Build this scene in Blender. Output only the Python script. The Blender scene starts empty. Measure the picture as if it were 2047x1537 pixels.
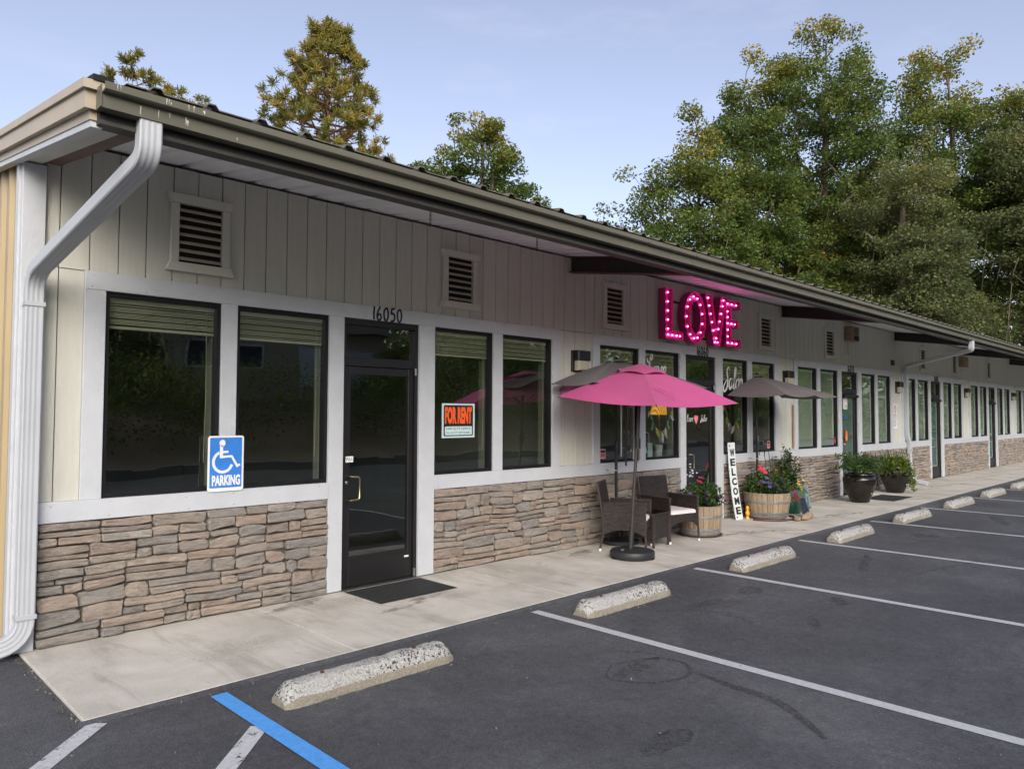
import bpy, math, random
import numpy as np
from mathutils import Vector, Matrix, noise as mnoise

R = math.radians
scene = bpy.context.scene
COL = scene.collection

# ------------------------------------------------------------------ camera
CAM_O = Vector((0.0, -6.40978, 1.75114))
FW = Vector((0.70050848, 0.71250303, 0.04033978))
RT = Vector((0.71298041, -0.70117528, 0.00348739))
UP = Vector((-0.03077003, -0.02631853, 0.99917993))
cam_d = bpy.data.cameras.new('camera')
cam = bpy.data.objects.new('camera', cam_d)
COL.objects.link(cam)
cam.matrix_world = Matrix(((RT.x, UP.x, -FW.x, CAM_O.x), (RT.y, UP.y, -FW.y, CAM_O.y), (RT.z, UP.z, -FW.z, CAM_O.z), (0, 0, 0, 1)))
cam_d.sensor_width = 36
cam_d.lens = 36 * 1466.98 / 2047
cam_d.clip_end = 3000
cam_d.clip_start = 0.05
scene.camera = cam

# ------------------------------------------------------------------ sky, sun, exposure
SUN_EL = 29.0
SUN_DIR = Vector((-0.60, -0.80, 0)).normalized() * math.cos(R(SUN_EL)) + Vector((0, 0, math.sin(R(SUN_EL))))
world = bpy.data.worlds.new('World')
scene.world = world
world.use_nodes = True
wn, wl = world.node_tree.nodes, world.node_tree.links
wn.clear()
w_out = wn.new('ShaderNodeOutputWorld')
w_bg = wn.new('ShaderNodeBackground')
w_sky = wn.new('ShaderNodeTexSky')
w_sky.sky_type = 'NISHITA'
w_sky.sun_disc = False
w_sky.sun_elevation = R(SUN_EL)
w_sky.sun_rotation = math.atan2(SUN_DIR.x, SUN_DIR.y)
w_sky.air_density = 1.0
w_sky.dust_density = 2.6
w_sky.ozone_density = 1.6
w_bg.inputs['Strength'].default_value = 0.10
# faint high cirrus
w_tc = wn.new('ShaderNodeTexCoord')
w_map = wn.new('ShaderNodeMapping')
w_map.inputs['Scale'].default_value = (1.2, 3.2, 9.0)
w_map.inputs['Rotation'].default_value = (0.25, 0.15, 0.6)
w_noi = wn.new('ShaderNodeTexNoise')
w_noi.inputs['Scale'].default_value = 2.2
w_noi.inputs['Detail'].default_value = 9
w_noi.inputs['Roughness'].default_value = 0.62
w_rmp = wn.new('ShaderNodeMapRange')
w_rmp.inputs['From Min'].default_value = 0.52
w_rmp.inputs['From Max'].default_value = 0.86
w_rmp.inputs['To Min'].default_value = 0.0
w_rmp.inputs['To Max'].default_value = 0.16
w_mix = wn.new('ShaderNodeMix')
w_mix.data_type = 'RGBA'
w_hsv = wn.new('ShaderNodeHueSaturation')
w_hsv.inputs['Saturation'].default_value = 0.70
w_hsv.inputs['Hue'].default_value = 0.514
w_hsv.inputs['Value'].default_value = 1.06
wl.new(w_tc.outputs['Generated'], w_map.inputs['Vector'])
wl.new(w_map.outputs['Vector'], w_noi.inputs['Vector'])
wl.new(w_noi.outputs['Fac'], w_rmp.inputs['Value'])
wl.new(w_rmp.outputs['Result'], w_mix.inputs['Factor'])
wl.new(w_sky.outputs['Color'], w_hsv.inputs['Color'])
wl.new(w_hsv.outputs['Color'], w_mix.inputs['A'])
w_mix.inputs['B'].default_value = (4.6, 4.7, 5.3, 1)
wl.new(w_mix.outputs['Result'], w_bg.inputs['Color'])
wl.new(w_bg.outputs['Background'], w_out.inputs['Surface'])

sun_d = bpy.data.lights.new('sun', 'SUN')  # wide soft lamp added behind the camera to fill the shaded shop front
sun_d.energy = 1.3
sun_d.angle = R(48)
sun_d.color = (1.0, 0.955, 0.88)
sun = bpy.data.objects.new('sun', sun_d)
COL.objects.link(sun)
sun.location = SUN_DIR * 60
sun.rotation_euler = SUN_DIR.to_track_quat('Z', 'Y').to_euler()

scene.view_settings.view_transform = 'Standard'
scene.view_settings.look = 'None'
scene.view_settings.gamma = 1
scene.view_settings.use_curve_mapping = False
scene.view_settings.exposure = 1.2
scene.cycles.max_bounces = 8
scene.cycles.transparent_max_bounces = 16
scene.cycles.sample_clamp_indirect = 6
scene.cycles.use_denoising = True

# ------------------------------------------------------------------ materials
MATS = {}

def nt(name):
    m = bpy.data.materials.new(name)
    m.use_nodes = True
    t = m.node_tree
    for n in list(t.nodes):
        t.nodes.remove(n)
    out = t.nodes.new('ShaderNodeOutputMaterial')
    bs = t.nodes.new('ShaderNodeBsdfPrincipled')
    t.links.new(bs.outputs['BSDF'], out.inputs['Surface'])
    MATS[name] = m
    return m, t, bs, out

def N(t, typ, **kw):
    n = t.nodes.new(typ)
    for k, v in kw.items():
        if k in n.inputs:
            n.inputs[k].default_value = v
        else:
            setattr(n, k, v)
    return n

def ramp(t, stops, interp='LINEAR'):
    n = t.nodes.new('ShaderNodeValToRGB')
    n.color_ramp.interpolation = interp
    e = n.color_ramp.elements
    while len(e) < len(stops):
        e.new(0.5)
    for i, (p, c) in enumerate(stops):
        e[i].position = p
        e[i].color = (c[0], c[1], c[2], 1) if not isinstance(c, (int, float)) else (c, c, c, 1)
    return n

def coords(t, scale=(1, 1, 1), kind='Object'):
    tc = t.nodes.new('ShaderNodeTexCoord')
    mp = t.nodes.new('ShaderNodeMapping')
    mp.inputs['Scale'].default_value = scale
    t.links.new(tc.outputs[kind], mp.inputs['Vector'])
    return mp.outputs['Vector']

def mat(name, col, rough=0.6, var=0.12, nscale=6.0, bump=0.0, bscale=40.0, metal=0.0, spec=0.5, stretch=(1, 1, 1), dirt=None, objvar=0.0):
    m, t, bs, out = nt(name)
    L = t.links
    v = coords(t, stretch)
    nz = N(t, 'ShaderNodeTexNoise', Scale=nscale, Detail=6.0, Roughness=0.6)
    L.new(v, nz.inputs['Vector'])
    lo = [max(0, c * (1 - var)) for c in col]
    hi = [min(1, c * (1 + var)) for c in col]
    rp = ramp(t, [(0.3, lo), (0.7, hi)])
    L.new(nz.outputs['Fac'], rp.inputs['Fac'])
    c_out = rp.outputs['Color']
    if dirt:
        dn = N(t, 'ShaderNodeTexNoise', Scale=dirt[1], Detail=8.0, Roughness=0.7)
        L.new(v, dn.inputs['Vector'])
        dr = ramp(t, [(dirt[2], 0.0), (min(1, dirt[2] + 0.12), 1.0)])
        L.new(dn.outputs['Fac'], dr.inputs['Fac'])
        mx = N(t, 'ShaderNodeMix', data_type='RGBA')
        sc = N(t, 'ShaderNodeMath', operation='MULTIPLY')
        sc.inputs[1].default_value = dirt[3]
        L.new(dr.outputs['Color'], sc.inputs[0])
        L.new(sc.outputs[0], mx.inputs['Factor'])
        L.new(c_out, mx.inputs['A'])
        mx.inputs['B'].default_value = (*dirt[0], 1)
        c_out = mx.outputs['Result']
    if objvar:
        oi = N(t, 'ShaderNodeObjectInfo')
        hs = N(t, 'ShaderNodeHueSaturation')
        mr = N(t, 'ShaderNodeMapRange')
        mr.inputs['To Min'].default_value = 1 - objvar
        mr.inputs['To Max'].default_value = 1 + objvar
        L.new(oi.outputs['Random'], mr.inputs['Value'])
        L.new(mr.outputs['Result'], hs.inputs['Value'])
        L.new(c_out, hs.inputs['Color'])
        c_out = hs.outputs['Color']
    L.new(c_out, bs.inputs['Base Color'])
    bs.inputs['Roughness'].default_value = rough
    bs.inputs['Metallic'].default_value = metal
    bs.inputs['Specular IOR Level'].default_value = spec
    if bump:
        bn = N(t, 'ShaderNodeTexNoise', Scale=bscale, Detail=5.0, Roughness=0.65)
        L.new(v, bn.inputs['Vector'])
        bp = N(t, 'ShaderNodeBump', Strength=bump, Distance=0.01)
        L.new(bn.outputs['Fac'], bp.inputs['Height'])
        L.new(bp.outputs['Normal'], bs.inputs['Normal'])
    return m

mat('siding', (0.545, 0.535, 0.475), 0.62, 0.05, 3.0, 0.55, 30.0, stretch=(9, 9, 0.7), objvar=0.03, dirt=((0.25, 0.22, 0.16), 3.0, 0.68, 0.5))
mat('trim', (0.49, 0.502, 0.535), 0.5, 0.05, 5.0, 0.35, 45.0, stretch=(1, 1, 1), dirt=((0.32, 0.29, 0.24), 14.0, 0.70, 0.55))
mat('vent_paint', (0.54, 0.53, 0.47), 0.6, 0.05, 5.0, 0.3, 40.0)
mat('vent_slat', (0.42, 0.36, 0.29), 0.6, 0.2, 8.0, 0.2, 40.0)
mat('dark_void', (0.008, 0.008, 0.008), 0.9, 0.1)
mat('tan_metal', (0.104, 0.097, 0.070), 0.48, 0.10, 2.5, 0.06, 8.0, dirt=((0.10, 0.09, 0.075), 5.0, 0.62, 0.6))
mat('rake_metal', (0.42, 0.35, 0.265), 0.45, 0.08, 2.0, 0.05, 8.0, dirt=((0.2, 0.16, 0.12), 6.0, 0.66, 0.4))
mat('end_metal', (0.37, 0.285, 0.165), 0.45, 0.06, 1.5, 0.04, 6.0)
mat('soffit', (0.78, 0.79, 0.82), 0.5, 0.07, 2.0, 0.05, 10.0, stretch=(3, 0.6, 1))
mat('purlin', (0.016, 0.014, 0.013), 0.55, 0.3, 4.0, 0.1, 20.0)
mat('purlin_lip', (0.045, 0.039, 0.033), 0.6, 0.3, 4.0, 0.1, 20.0)
mat('beam', (0.022, 0.018, 0.017), 0.6, 0.3, 5.0, 0.1, 20.0)
mat('beam_red', (0.10, 0.045, 0.038), 0.6, 0.2, 5.0, 0.1, 20.0)
mat('pvc_white', (0.42, 0.435, 0.465), 0.5, 0.04, 4.0, 0.03, 15.0, dirt=((0.4, 0.38, 0.33), 9.0, 0.72, 0.35))
mat('black_frame', (0.008, 0.0075, 0.010), 0.5, 0.2, 8.0, 0.03, 30.0, spec=0.3)
mat('door_frame', (0.010, 0.0085, 0.0095), 0.42, 0.2, 8.0, 0.04, 30.0, dirt=((0.06, 0.05, 0.05), 20.0, 0.72, 0.5))
mat('brass', (0.42, 0.33, 0.20), 0.32, 0.1, 8.0, metal=1.0)
mat('steel', (0.42, 0.42, 0.43), 0.35, 0.15, 8.0, metal=1.0)
mat('mortar', (0.085, 0.078, 0.068), 0.9, 0.25, 20.0, 0.5, 60.0)
mat('blind', (0.46, 0.43, 0.34), 0.6, 0.05, 4.0)
mat('blind_white', (0.66, 0.72, 0.64), 0.6, 0.05, 4.0)
mat('teal_blind', (0.26, 0.36, 0.33), 0.7, 0.15, 3.0)
mat('interior', (0.20, 0.20, 0.17), 0.8, 0.08, 2.0)
mat('interior_floor', (0.09, 0.075, 0.06), 0.6, 0.1, 2.0)
mat('wood_tan', (0.30, 0.20, 0.12), 0.6, 0.2, 5.0, stretch=(1, 1, 0.1))
mat('black_plastic', (0.017, 0.018, 0.020), 0.5, 0.2, 8.0, 0.1, 50.0, dirt=((0.07, 0.07, 0.07), 6.0, 0.62, 0.5))
mat('black_metal', (0.010, 0.010, 0.011), 0.4, 0.2, 8.0)
mat('brown_metal', (0.040, 0.031, 0.029), 0.35, 0.15, 8.0)
mat('rubber_mat', (0.014, 0.014, 0.016), 0.75, 0.3, 10.0, 0.2, 60.0, dirt=((0.06, 0.055, 0.05), 7.0, 0.6, 0.35))
mat('cushion', (0.62, 0.57, 0.57), 0.85, 0.05, 6.0, 0.15, 120.0)
mat('oak_stave', (0.285, 0.212, 0.142), 0.75, 0.22, 7.0, 0.4, 40.0, stretch=(6, 6, 0.5), objvar=0.14)
mat('hoop', (0.34, 0.35, 0.36), 0.5, 0.15, 9.0, 0.1, 40.0, metal=0.75, dirt=((0.15, 0.11, 0.08), 10.0, 0.6, 0.5))
mat('soil', (0.030, 0.022, 0.016), 0.95, 0.3, 20.0, 0.5, 40.0)
mat('saucer', (0.075, 0.028, 0.022), 0.5, 0.2, 6.0)
mat('urn_glaze', (0.011, 0.009, 0.0065), 0.14, 0.35, 5.0, 0.03, 10.0)
mat('green_glaze', (0.025, 0.115, 0.075), 0.2, 0.25, 5.0)
mat('red_clay', (0.22, 0.045, 0.03), 0.5, 0.2, 5.0)
mat('verdigris', (0.12, 0.18, 0.18), 0.6, 0.45, 14.0, 0.5, 40.0)
mat('solar_cell', (0.006, 0.008, 0.014), 0.15, 0.2, 8.0)
mat('white_sign', (0.72, 0.73, 0.74), 0.5, 0.05, 6.0, 0.05, 30.0, dirt=((0.42, 0.38, 0.3), 8.0, 0.68, 0.4))
mat('white_board', (0.66, 0.70, 0.70), 0.65, 0.07, 5.0, 0.25, 40.0, stretch=(8, 8, 0.6))
mat('sign_blue', (0.035, 0.19, 0.60), 0.42, 0.12, 4.0, dirt=((0.16, 0.36, 0.72), 7.0, 0.58, 0.6))
mat('ink_black', (0.010, 0.010, 0.011), 0.6, 0.1)
mat('ink_navy', (0.02, 0.022, 0.05), 0.6, 0.1)
mat('sign_orange', (0.85, 0.11, 0.015), 0.5, 0.05)
mat('sign_pale', (0.52, 0.66, 0.68), 0.5, 0.04)
mat('window_paint', (0.66, 0.68, 0.67), 0.7, 0.08, 10.0)
mat('heart_pink', (0.75, 0.22, 0.27), 0.6, 0.1)
mat('sticker_red', (0.50, 0.10, 0.10), 0.5, 0.1)
mat('sticker_pink', (0.55, 0.33, 0.33), 0.5, 0.1)
mat('sticker_blue', (0.03, 0.08, 0.36), 0.5, 0.1)
mat('smudge_blue', (0.035, 0.075, 0.20), 0.6, 0.3, 20.0)
mat('amber', (0.34, 0.11, 0.02), 0.4, 0.2)
mat('yellow_paint', (0.72, 0.36, 0.03), 0.5, 0.1)
mat('lamp_glass', (0.50, 0.46, 0.36), 0.2, 0.1, 20.0)
mat('rock_tan', (0.26, 0.19, 0.125), 0.85, 0.3, 9.0, 0.6, 30.0, objvar=0.25)
mat('hose_brown', (0.085, 0.04, 0.032), 0.5, 0.2, 6.0)
mat('bark', (0.105, 0.080, 0.058), 0.9, 0.35, 7.0, 0.8, 20.0, stretch=(2, 2, 0.35))
mat('bark_pine', (0.17, 0.095, 0.055), 0.9, 0.35, 7.0, 0.8, 20.0, stretch=(2, 2, 0.35))
mat('stem', (0.06, 0.085, 0.03), 0.7, 0.2, 8.0)
mat('house_wall', (0.36, 0.32, 0.24), 0.7, 0.06, 3.0)
mat('house_roof', (0.09, 0.075, 0.065), 0.85, 0.2, 6.0)
mat('garage_white', (0.55, 0.58, 0.62), 0.6, 0.05, 4.0)
mat('border_rock', (0.16, 0.15, 0.145), 0.9, 0.3, 6.0, 0.6, 20.0)
mat('letter_back', (0.030, 0.016, 0.022), 0.6, 0.2, 8.0)
mat('letter_pink', (0.40, 0.030, 0.16), 0.35, 0.08, 8.0)
mat('garland_yellow', (0.55, 0.42, 0.06), 0.7, 0.1)
mat('garland_red', (0.50, 0.07, 0.05), 0.7, 0.1)
mat('garland_white', (0.60, 0.62, 0.66), 0.7, 0.1)
mat('garland_teal', (0.10, 0.26, 0.30), 0.7, 0.1)
mat('garland_green', (0.26, 0.32, 0.08), 0.7, 0.1)
mat('flower_purple', (0.11, 0.075, 0.30), 0.7, 0.2)
mat('flower_dark', (0.018, 0.006, 0.020), 0.6, 0.2)
mat('flower_white', (0.72, 0.74, 0.82), 0.7, 0.1)
mat('flower_magenta', (0.52, 0.03, 0.26), 0.7, 0.2)
mat('flower_red', (0.62, 0.03, 0.075), 0.7, 0.2)
mat('flower_coral', (0.72, 0.10, 0.12), 0.7, 0.2)
mat('flower_yellow', (0.80, 0.52, 0.02), 0.7, 0.1)

def emat(name, col, strength, base=(0.8, 0.8, 0.8)):
    m, t, bs, out = nt(name)
    bs.inputs['Base Color'].default_value = (*base, 1)
    bs.inputs['Emission Color'].default_value = (*col, 1)
    bs.inputs['Emission Strength'].default_value = strength
    return m
emat('bulb', (1.0, 0.10, 0.52), 11.0)
emat('bulb_core', (1.0, 0.55, 0.86), 14.0)
# lit lamp shade with pleats
m, t, bs, out = nt('lit_shade')
v = coords(t)
wv = N(t, 'ShaderNodeTexWave', Scale=14.0, Distortion=0.3)
t.links.new(v, wv.inputs['Vector'])
rp = ramp(t, [(0.2, (0.55, 0.20, 0.02)), (0.8, (1.0, 0.50, 0.06))])
t.links.new(wv.outputs['Fac'], rp.inputs['Fac'])
t.links.new(rp.outputs['Color'], bs.inputs['Base Color'])
t.links.new(rp.outputs['Color'], bs.inputs['Emission Color'])
bs.inputs['Emission Strength'].default_value = 0.42

# glass: thin pane, coated reflection over a greenish see-through
def glass(name, tint, refl):
    m, t, bs, out = nt(name)
    t.nodes.remove(bs)
    L = t.links
    tr = N(t, 'ShaderNodeBsdfTransparent')
    tr.inputs['Color'].default_value = (*tint, 1)
    gl = N(t, 'ShaderNodeBsdfGlossy', Roughness=0.0)
    gl.inputs['Color'].default_value = (0.92, 0.96, 0.95, 1)
    fr = N(t, 'ShaderNodeFresnel', IOR=1.52)
    ml = N(t, 'ShaderNodeMath', operation='MULTIPLY')
    ml.inputs[1].default_value = refl
    cap = N(t, 'ShaderNodeMath', operation='MINIMUM')
    cap.inputs[1].default_value = 0.42
    L.new(fr.outputs['Fac'], ml.inputs[0])
    L.new(ml.outputs[0], cap.inputs[0])
    # slight waviness of float glass
    nz = N(t, 'ShaderNodeTexNoise', Scale=1.6, Detail=1.0)
    L.new(coords(t), nz.inputs['Vector'])
    bp = N(t, 'ShaderNodeBump', Strength=0.04, Distance=0.05)
    L.new(nz.outputs['Fac'], bp.inputs['Height'])
    L.new(bp.outputs['Normal'], gl.inputs['Normal'])
    mx = N(t, 'ShaderNodeMixShader')
    L.new(cap.outputs[0], mx.inputs['Fac'])
    L.new(tr.outputs[0], mx.inputs[1])
    L.new(gl.outputs[0], mx.inputs[2])
    L.new(mx.outputs[0], out.inputs['Surface'])
glass('pane_glass', (0.82, 0.88, 0.81), 3.6)
glass('door_glass', (0.62, 0.72, 0.69), 3.0)
glass('table_glass', (0.2, 0.22, 0.22), 2.0)

# stone veneer: tone attribute picks the stone's own colour
m, t, bs, out = nt('stone')
L = t.links
at = N(t, 'ShaderNodeAttribute', attribute_name='tone')
rp = ramp(t, [(0.00, (0.250, 0.233, 0.219)), (0.18, (0.291, 0.266, 0.246)), (0.34, (0.314, 0.272, 0.236)), (0.50, (0.342, 0.292, 0.249)), (0.66, (0.356, 0.295, 0.250)), (0.80, (0.344, 0.270, 0.225)), (0.90, (0.260, 0.221, 0.194)), (1.00, (0.396, 0.357, 0.319))])
L.new(at.outputs['Fac'], rp.inputs['Fac'])
v = coords(t)
n1 = N(t, 'ShaderNodeTexNoise', Scale=9.0, Detail=8.0, Roughness=0.65, Distortion=0.6)
mp2 = N(t, 'ShaderNodeMapping')
mp2.inputs['Scale'].default_value = (1.0, 1.0, 2.6)
mp2.inputs['Rotation'].default_value = (0, 0.25, 0)
L.new(v, mp2.inputs['Vector'])
L.new(mp2.outputs['Vector'], n1.inputs['Vector'])
r2 = ramp(t, [(0.25, (0.58, 0.56, 0.55)), (0.5, (1.0, 1.0, 1.0)), (0.72, (1.22, 1.17, 1.12))])
L.new(n1.outputs['Fac'], r2.inputs['Fac'])
mx = N(t, 'ShaderNodeMix', data_type='RGBA', blend_type='MULTIPLY')
mx.inputs['Factor'].default_value = 1.0
L.new(rp.outputs['Color'], mx.inputs['A'])
L.new(r2.outputs['Color'], mx.inputs['B'])
n3 = N(t, 'ShaderNodeTexNoise', Scale=3.3, Detail=3.0)
L.new(v, n3.inputs['Vector'])
r3 = ramp(t, [(0.55, 0.0), (0.72, 1.0)])
L.new(n3.outputs['Fac'], r3.inputs['Fac'])
mx2 = N(t, 'ShaderNodeMix', data_type='RGBA')
s3 = N(t, 'ShaderNodeMath', operation='MULTIPLY')
s3.inputs[1].default_value = 0.35
L.new(r3.outputs['Color'], s3.inputs[0])
L.new(s3.outputs[0], mx2.inputs['Factor'])
L.new(mx.outputs['Result'], mx2.inputs['A'])
mx2.inputs['B'].default_value = (0.36, 0.27, 0.20, 1)
L.new(mx2.outputs['Result'], bs.inputs['Base Color'])
bs.inputs['Roughness'].default_value = 0.85
bs.inputs['Specular IOR Level'].default_value = 0.25
n4 = N(t, 'ShaderNodeTexNoise', Scale=26.0, Detail=8.0, Roughness=0.7, Distortion=0.8)
L.new(mp2.outputs['Vector'], n4.inputs['Vector'])
bp = N(t, 'ShaderNodeBump', Strength=0.95, Distance=0.028)
L.new(n4.outputs['Fac'], bp.inputs['Height'])
L.new(bp.outputs['Normal'], bs.inputs['Normal'])

# asphalt
m, t, bs, out = nt('asphalt')
L = t.links
v = coords(t)
na = N(t, 'ShaderNodeTexNoise', Scale=0.55, Detail=7.0, Roughness=0.6, Distortion=0.5)
L.new(v, na.inputs['Vector'])
ra = ramp(t, [(0.28, (0.040, 0.0405, 0.046)), (0.52, (0.062, 0.063, 0.070)), (0.74, (0.098, 0.099, 0.106))])
L.new(na.outputs['Fac'], ra.inputs['Fac'])
# tyre-dragged streaks along the driving direction
mpS = N(t, 'ShaderNodeMapping')
mpS.inputs['Scale'].default_value = (0.35, 2.6, 1)
mpS.inputs['Rotation'].default_value = (0, 0, 0.12)
L.new(v, mpS.inputs['Vector'])
ns = N(t, 'ShaderNodeTexNoise', Scale=1.5, Detail=9.0, Roughness=0.72, Distortion=0.9)
L.new(mpS.outputs['Vector'], ns.inputs['Vector'])
rs = ramp(t, [(0.58, 0.0), (0.70, 1.0)])
L.new(ns.outputs['Fac'], rs.inputs['Fac'])
mS = N(t, 'ShaderNodeMath', operation='MULTIPLY')
mS.inputs[1].default_value = 0.55
L.new(rs.outputs['Color'], mS.inputs[0])
mxs = N(t, 'ShaderNodeMix', data_type='RGBA')
L.new(mS.outputs[0], mxs.inputs['Factor'])
L.new(ra.outputs['Color'], mxs.inputs['A'])
mxs.inputs['B'].default_value = (0.038, 0.037, 0.039, 1)
# aggregate speckle
vo = N(t, 'ShaderNodeTexVoronoi', Scale=110.0)
L.new(v, vo.inputs['Vector'])
rv = ramp(t, [(0.0, 0.62), (0.5, 1.0), (1.0, 1.6)])
L.new(vo.outputs['Color'], rv.inputs['Fac'])
mxv = N(t, 'ShaderNodeMix', data_type='RGBA', blend_type='MULTIPLY')
mxv.inputs['Factor'].default_value = 0.8
L.new(mxs.outputs['Result'], mxv.inputs['A'])
L.new(rv.outputs['Color'], mxv.inputs['B'])
nm = N(t, 'ShaderNodeTexNoise', Scale=13.0, Detail=7.0, Roughness=0.7)
L.new(v, nm.inputs['Vector'])
rm = ramp(t, [(0.3, 0.78), (0.7, 1.22)])
L.new(nm.outputs['Fac'], rm.inputs['Fac'])
mxm = N(t, 'ShaderNodeMix', data_type='RGBA', blend_type='MULTIPLY')
mxm.inputs['Factor'].default_value = 1.0
L.new(mxv.outputs['Result'], mxm.inputs['A'])
L.new(rm.outputs['Color'], mxm.inputs['B'])
# scattered pale specks
v2 = N(t, 'ShaderNodeTexVoronoi', Scale=7.5, Randomness=1.0)
L.new(v, v2.inputs['Vector'])
rk = ramp(t, [(0.0, 1.0), (0.028, 1.0), (0.045, 0.0)])
L.new(v2.outputs['Distance'], rk.inputs['Fac'])
rk2 = ramp(t, [(0.60, 0.0), (0.62, 1.0)])
sepc = N(t, 'ShaderNodeSeparateColor')
L.new(v2.outputs['Color'], sepc.inputs['Color'])
L.new(sepc.outputs['Red'], rk2.inputs['Fac'])
mk = N(t, 'ShaderNodeMath', operation='MULTIPLY')
L.new(rk.outputs['Color'], mk.inputs[0])
L.new(rk2.outputs['Color'], mk.inputs[1])
mxk = N(t, 'ShaderNodeMix', data_type='RGBA')
L.new(mk.outputs[0], mxk.inputs['Factor'])
L.new(mxm.outputs['Result'], mxk.inputs['A'])
mxk.inputs['B'].default_value = (0.24, 0.22, 0.19, 1)
L.new(mxk.outputs['Result'], bs.inputs['Base Color'])
bs.inputs['Roughness'].default_value = 0.72
bs.inputs['Specular IOR Level'].default_value = 0.4
bp = N(t, 'ShaderNodeBump', Strength=0.55, Distance=0.006)
L.new(vo.outputs['Distance'], bp.inputs['Height'])
L.new(bp.outputs['Normal'], bs.inputs['Normal'])

# concrete walk
m, t, bs, out = nt('concrete')
L = t.links
v = coords(t)
na = N(t, 'ShaderNodeTexNoise', Scale=1.3, Detail=8.0, Roughness=0.62, Distortion=0.4)
L.new(v, na.inputs['Vector'])
ra = ramp(t, [(0.28, (0.335, 0.31, 0.28)), (0.5, (0.455, 0.425, 0.385)), (0.70, (0.55, 0.52, 0.48))])
L.new(na.outputs['Fac'], ra.inputs['Fac'])
mpS = N(t, 'ShaderNodeMapping')
mpS.inputs['Scale'].default_value = (2.6, 0.55, 1)
mpS.inputs['Rotation'].default_value = (0, 0, 0.5)
L.new(v, mpS.inputs['Vector'])
ns = N(t, 'ShaderNodeTexNoise', Scale=1.2, Detail=9.0, Roughness=0.7, Distortion=1.2)
L.new(mpS.outputs['Vector'], ns.inputs['Vector'])
rs = ramp(t, [(0.50, 0.0), (0.70, 1.0)])
L.new(ns.outputs['Fac'], rs.inputs['Fac'])
mS = N(t, 'ShaderNodeMath', operation='MULTIPLY')
mS.inputs[1].default_value = 0.62
L.new(rs.outputs['Color'], mS.inputs[0])
mxs = N(t, 'ShaderNodeMix', data_type='RGBA')
L.new(mS.outputs[0], mxs.inputs['Factor'])
L.new(ra.outputs['Color'], mxs.inputs['A'])
mxs.inputs['B'].default_value = (0.23, 0.20, 0.17, 1)
nf = N(t, 'ShaderNodeTexNoise', Scale=70.0, Detail=4.0, Roughness=0.7)
L.new(v, nf.inputs['Vector'])
rf = ramp(t, [(0.3, 0.86), (0.7, 1.1)])
L.new(nf.outputs['Fac'], rf.inputs['Fac'])
mxf = N(t, 'ShaderNodeMix', data_type='RGBA', blend_type='MULTIPLY')
mxf.inputs['Factor'].default_value = 1.0
L.new(mxs.outputs['Result'], mxf.inputs['A'])
L.new(rf.outputs['Color'], mxf.inputs['B'])
L.new(mxf.outputs['Result'], bs.inputs['Base Color'])
bs.inputs['Roughness'].default_value = 0.82
bs.inputs['Specular IOR Level'].default_value = 0.3
bp = N(t, 'ShaderNodeBump', Strength=0.25, Distance=0.005)
L.new(nf.outputs['Fac'], bp.inputs['Height'])
L.new(bp.outputs['Normal'], bs.inputs['Normal'])

# worn wheel-stop concrete: white paint flaked off dark pebbles
m, t, bs, out = nt('stop_concrete')
L = t.links
v = coords(t)
vo = N(t, 'ShaderNodeTexVoronoi', Scale=52.0)
nd = N(t, 'ShaderNodeTexNoise', Scale=30.0, Detail=3.0)
L.new(v, nd.inputs['Vector'])
mxd = N(t, 'ShaderNodeMix', data_type='RGBA', blend_type='LINEAR_LIGHT')
mxd.inputs['Factor'].default_value = 0.03
L.new(v, mxd.inputs['A'])
L.new(nd.outputs['Color'], mxd.inputs['B'])
L.new(mxd.outputs['Result'], vo.inputs['Vector'])
sp = N(t, 'ShaderNodeSeparateColor')
L.new(vo.outputs['Color'], sp.inputs['Color'])
rsel = ramp(t, [(0.48, 0.0), (0.50, 1.0)])
L.new(sp.outputs['Red'], rsel.inputs['Fac'])
rd = ramp(t, [(0.42, 1.0), (0.52, 0.0)])
L.new(vo.outputs['Distance'], rd.inputs['Fac'])
npat = N(t, 'ShaderNodeTexNoise', Scale=3.2, Detail=4.0)
L.new(v, npat.inputs['Vector'])
rpat = ramp(t, [(0.40, 0.12), (0.52, 1.0)])
L.new(npat.outputs['Fac'], rpat.inputs['Fac'])
mk = N(t, 'ShaderNodeMath', operation='MULTIPLY')
L.new(rsel.outputs['Color'], mk.inputs[0])
L.new(rd.outputs['Color'], mk.inputs[1])
mk2 = N(t, 'ShaderNodeMath', operation='MULTIPLY')
L.new(mk.outputs[0], mk2.inputs[0])
L.new(rpat.outputs['Color'], mk2.inputs[1])
nb = N(t, 'ShaderNodeTexNoise', Scale=75.0, Detail=6.0, Roughness=0.75)
L.new(v, nb.inputs['Vector'])
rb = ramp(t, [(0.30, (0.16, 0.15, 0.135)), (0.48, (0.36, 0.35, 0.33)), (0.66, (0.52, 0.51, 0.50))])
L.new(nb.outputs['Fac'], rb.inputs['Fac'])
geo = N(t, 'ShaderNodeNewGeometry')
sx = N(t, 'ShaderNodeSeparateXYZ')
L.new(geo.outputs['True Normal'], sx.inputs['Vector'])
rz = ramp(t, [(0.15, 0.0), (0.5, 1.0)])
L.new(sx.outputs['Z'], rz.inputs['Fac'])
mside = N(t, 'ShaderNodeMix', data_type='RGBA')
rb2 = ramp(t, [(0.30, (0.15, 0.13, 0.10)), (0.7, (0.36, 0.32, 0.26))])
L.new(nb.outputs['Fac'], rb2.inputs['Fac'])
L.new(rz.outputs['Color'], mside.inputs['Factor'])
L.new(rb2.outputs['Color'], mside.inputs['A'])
L.new(rb.outputs['Color'], mside.inputs['B'])
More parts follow.
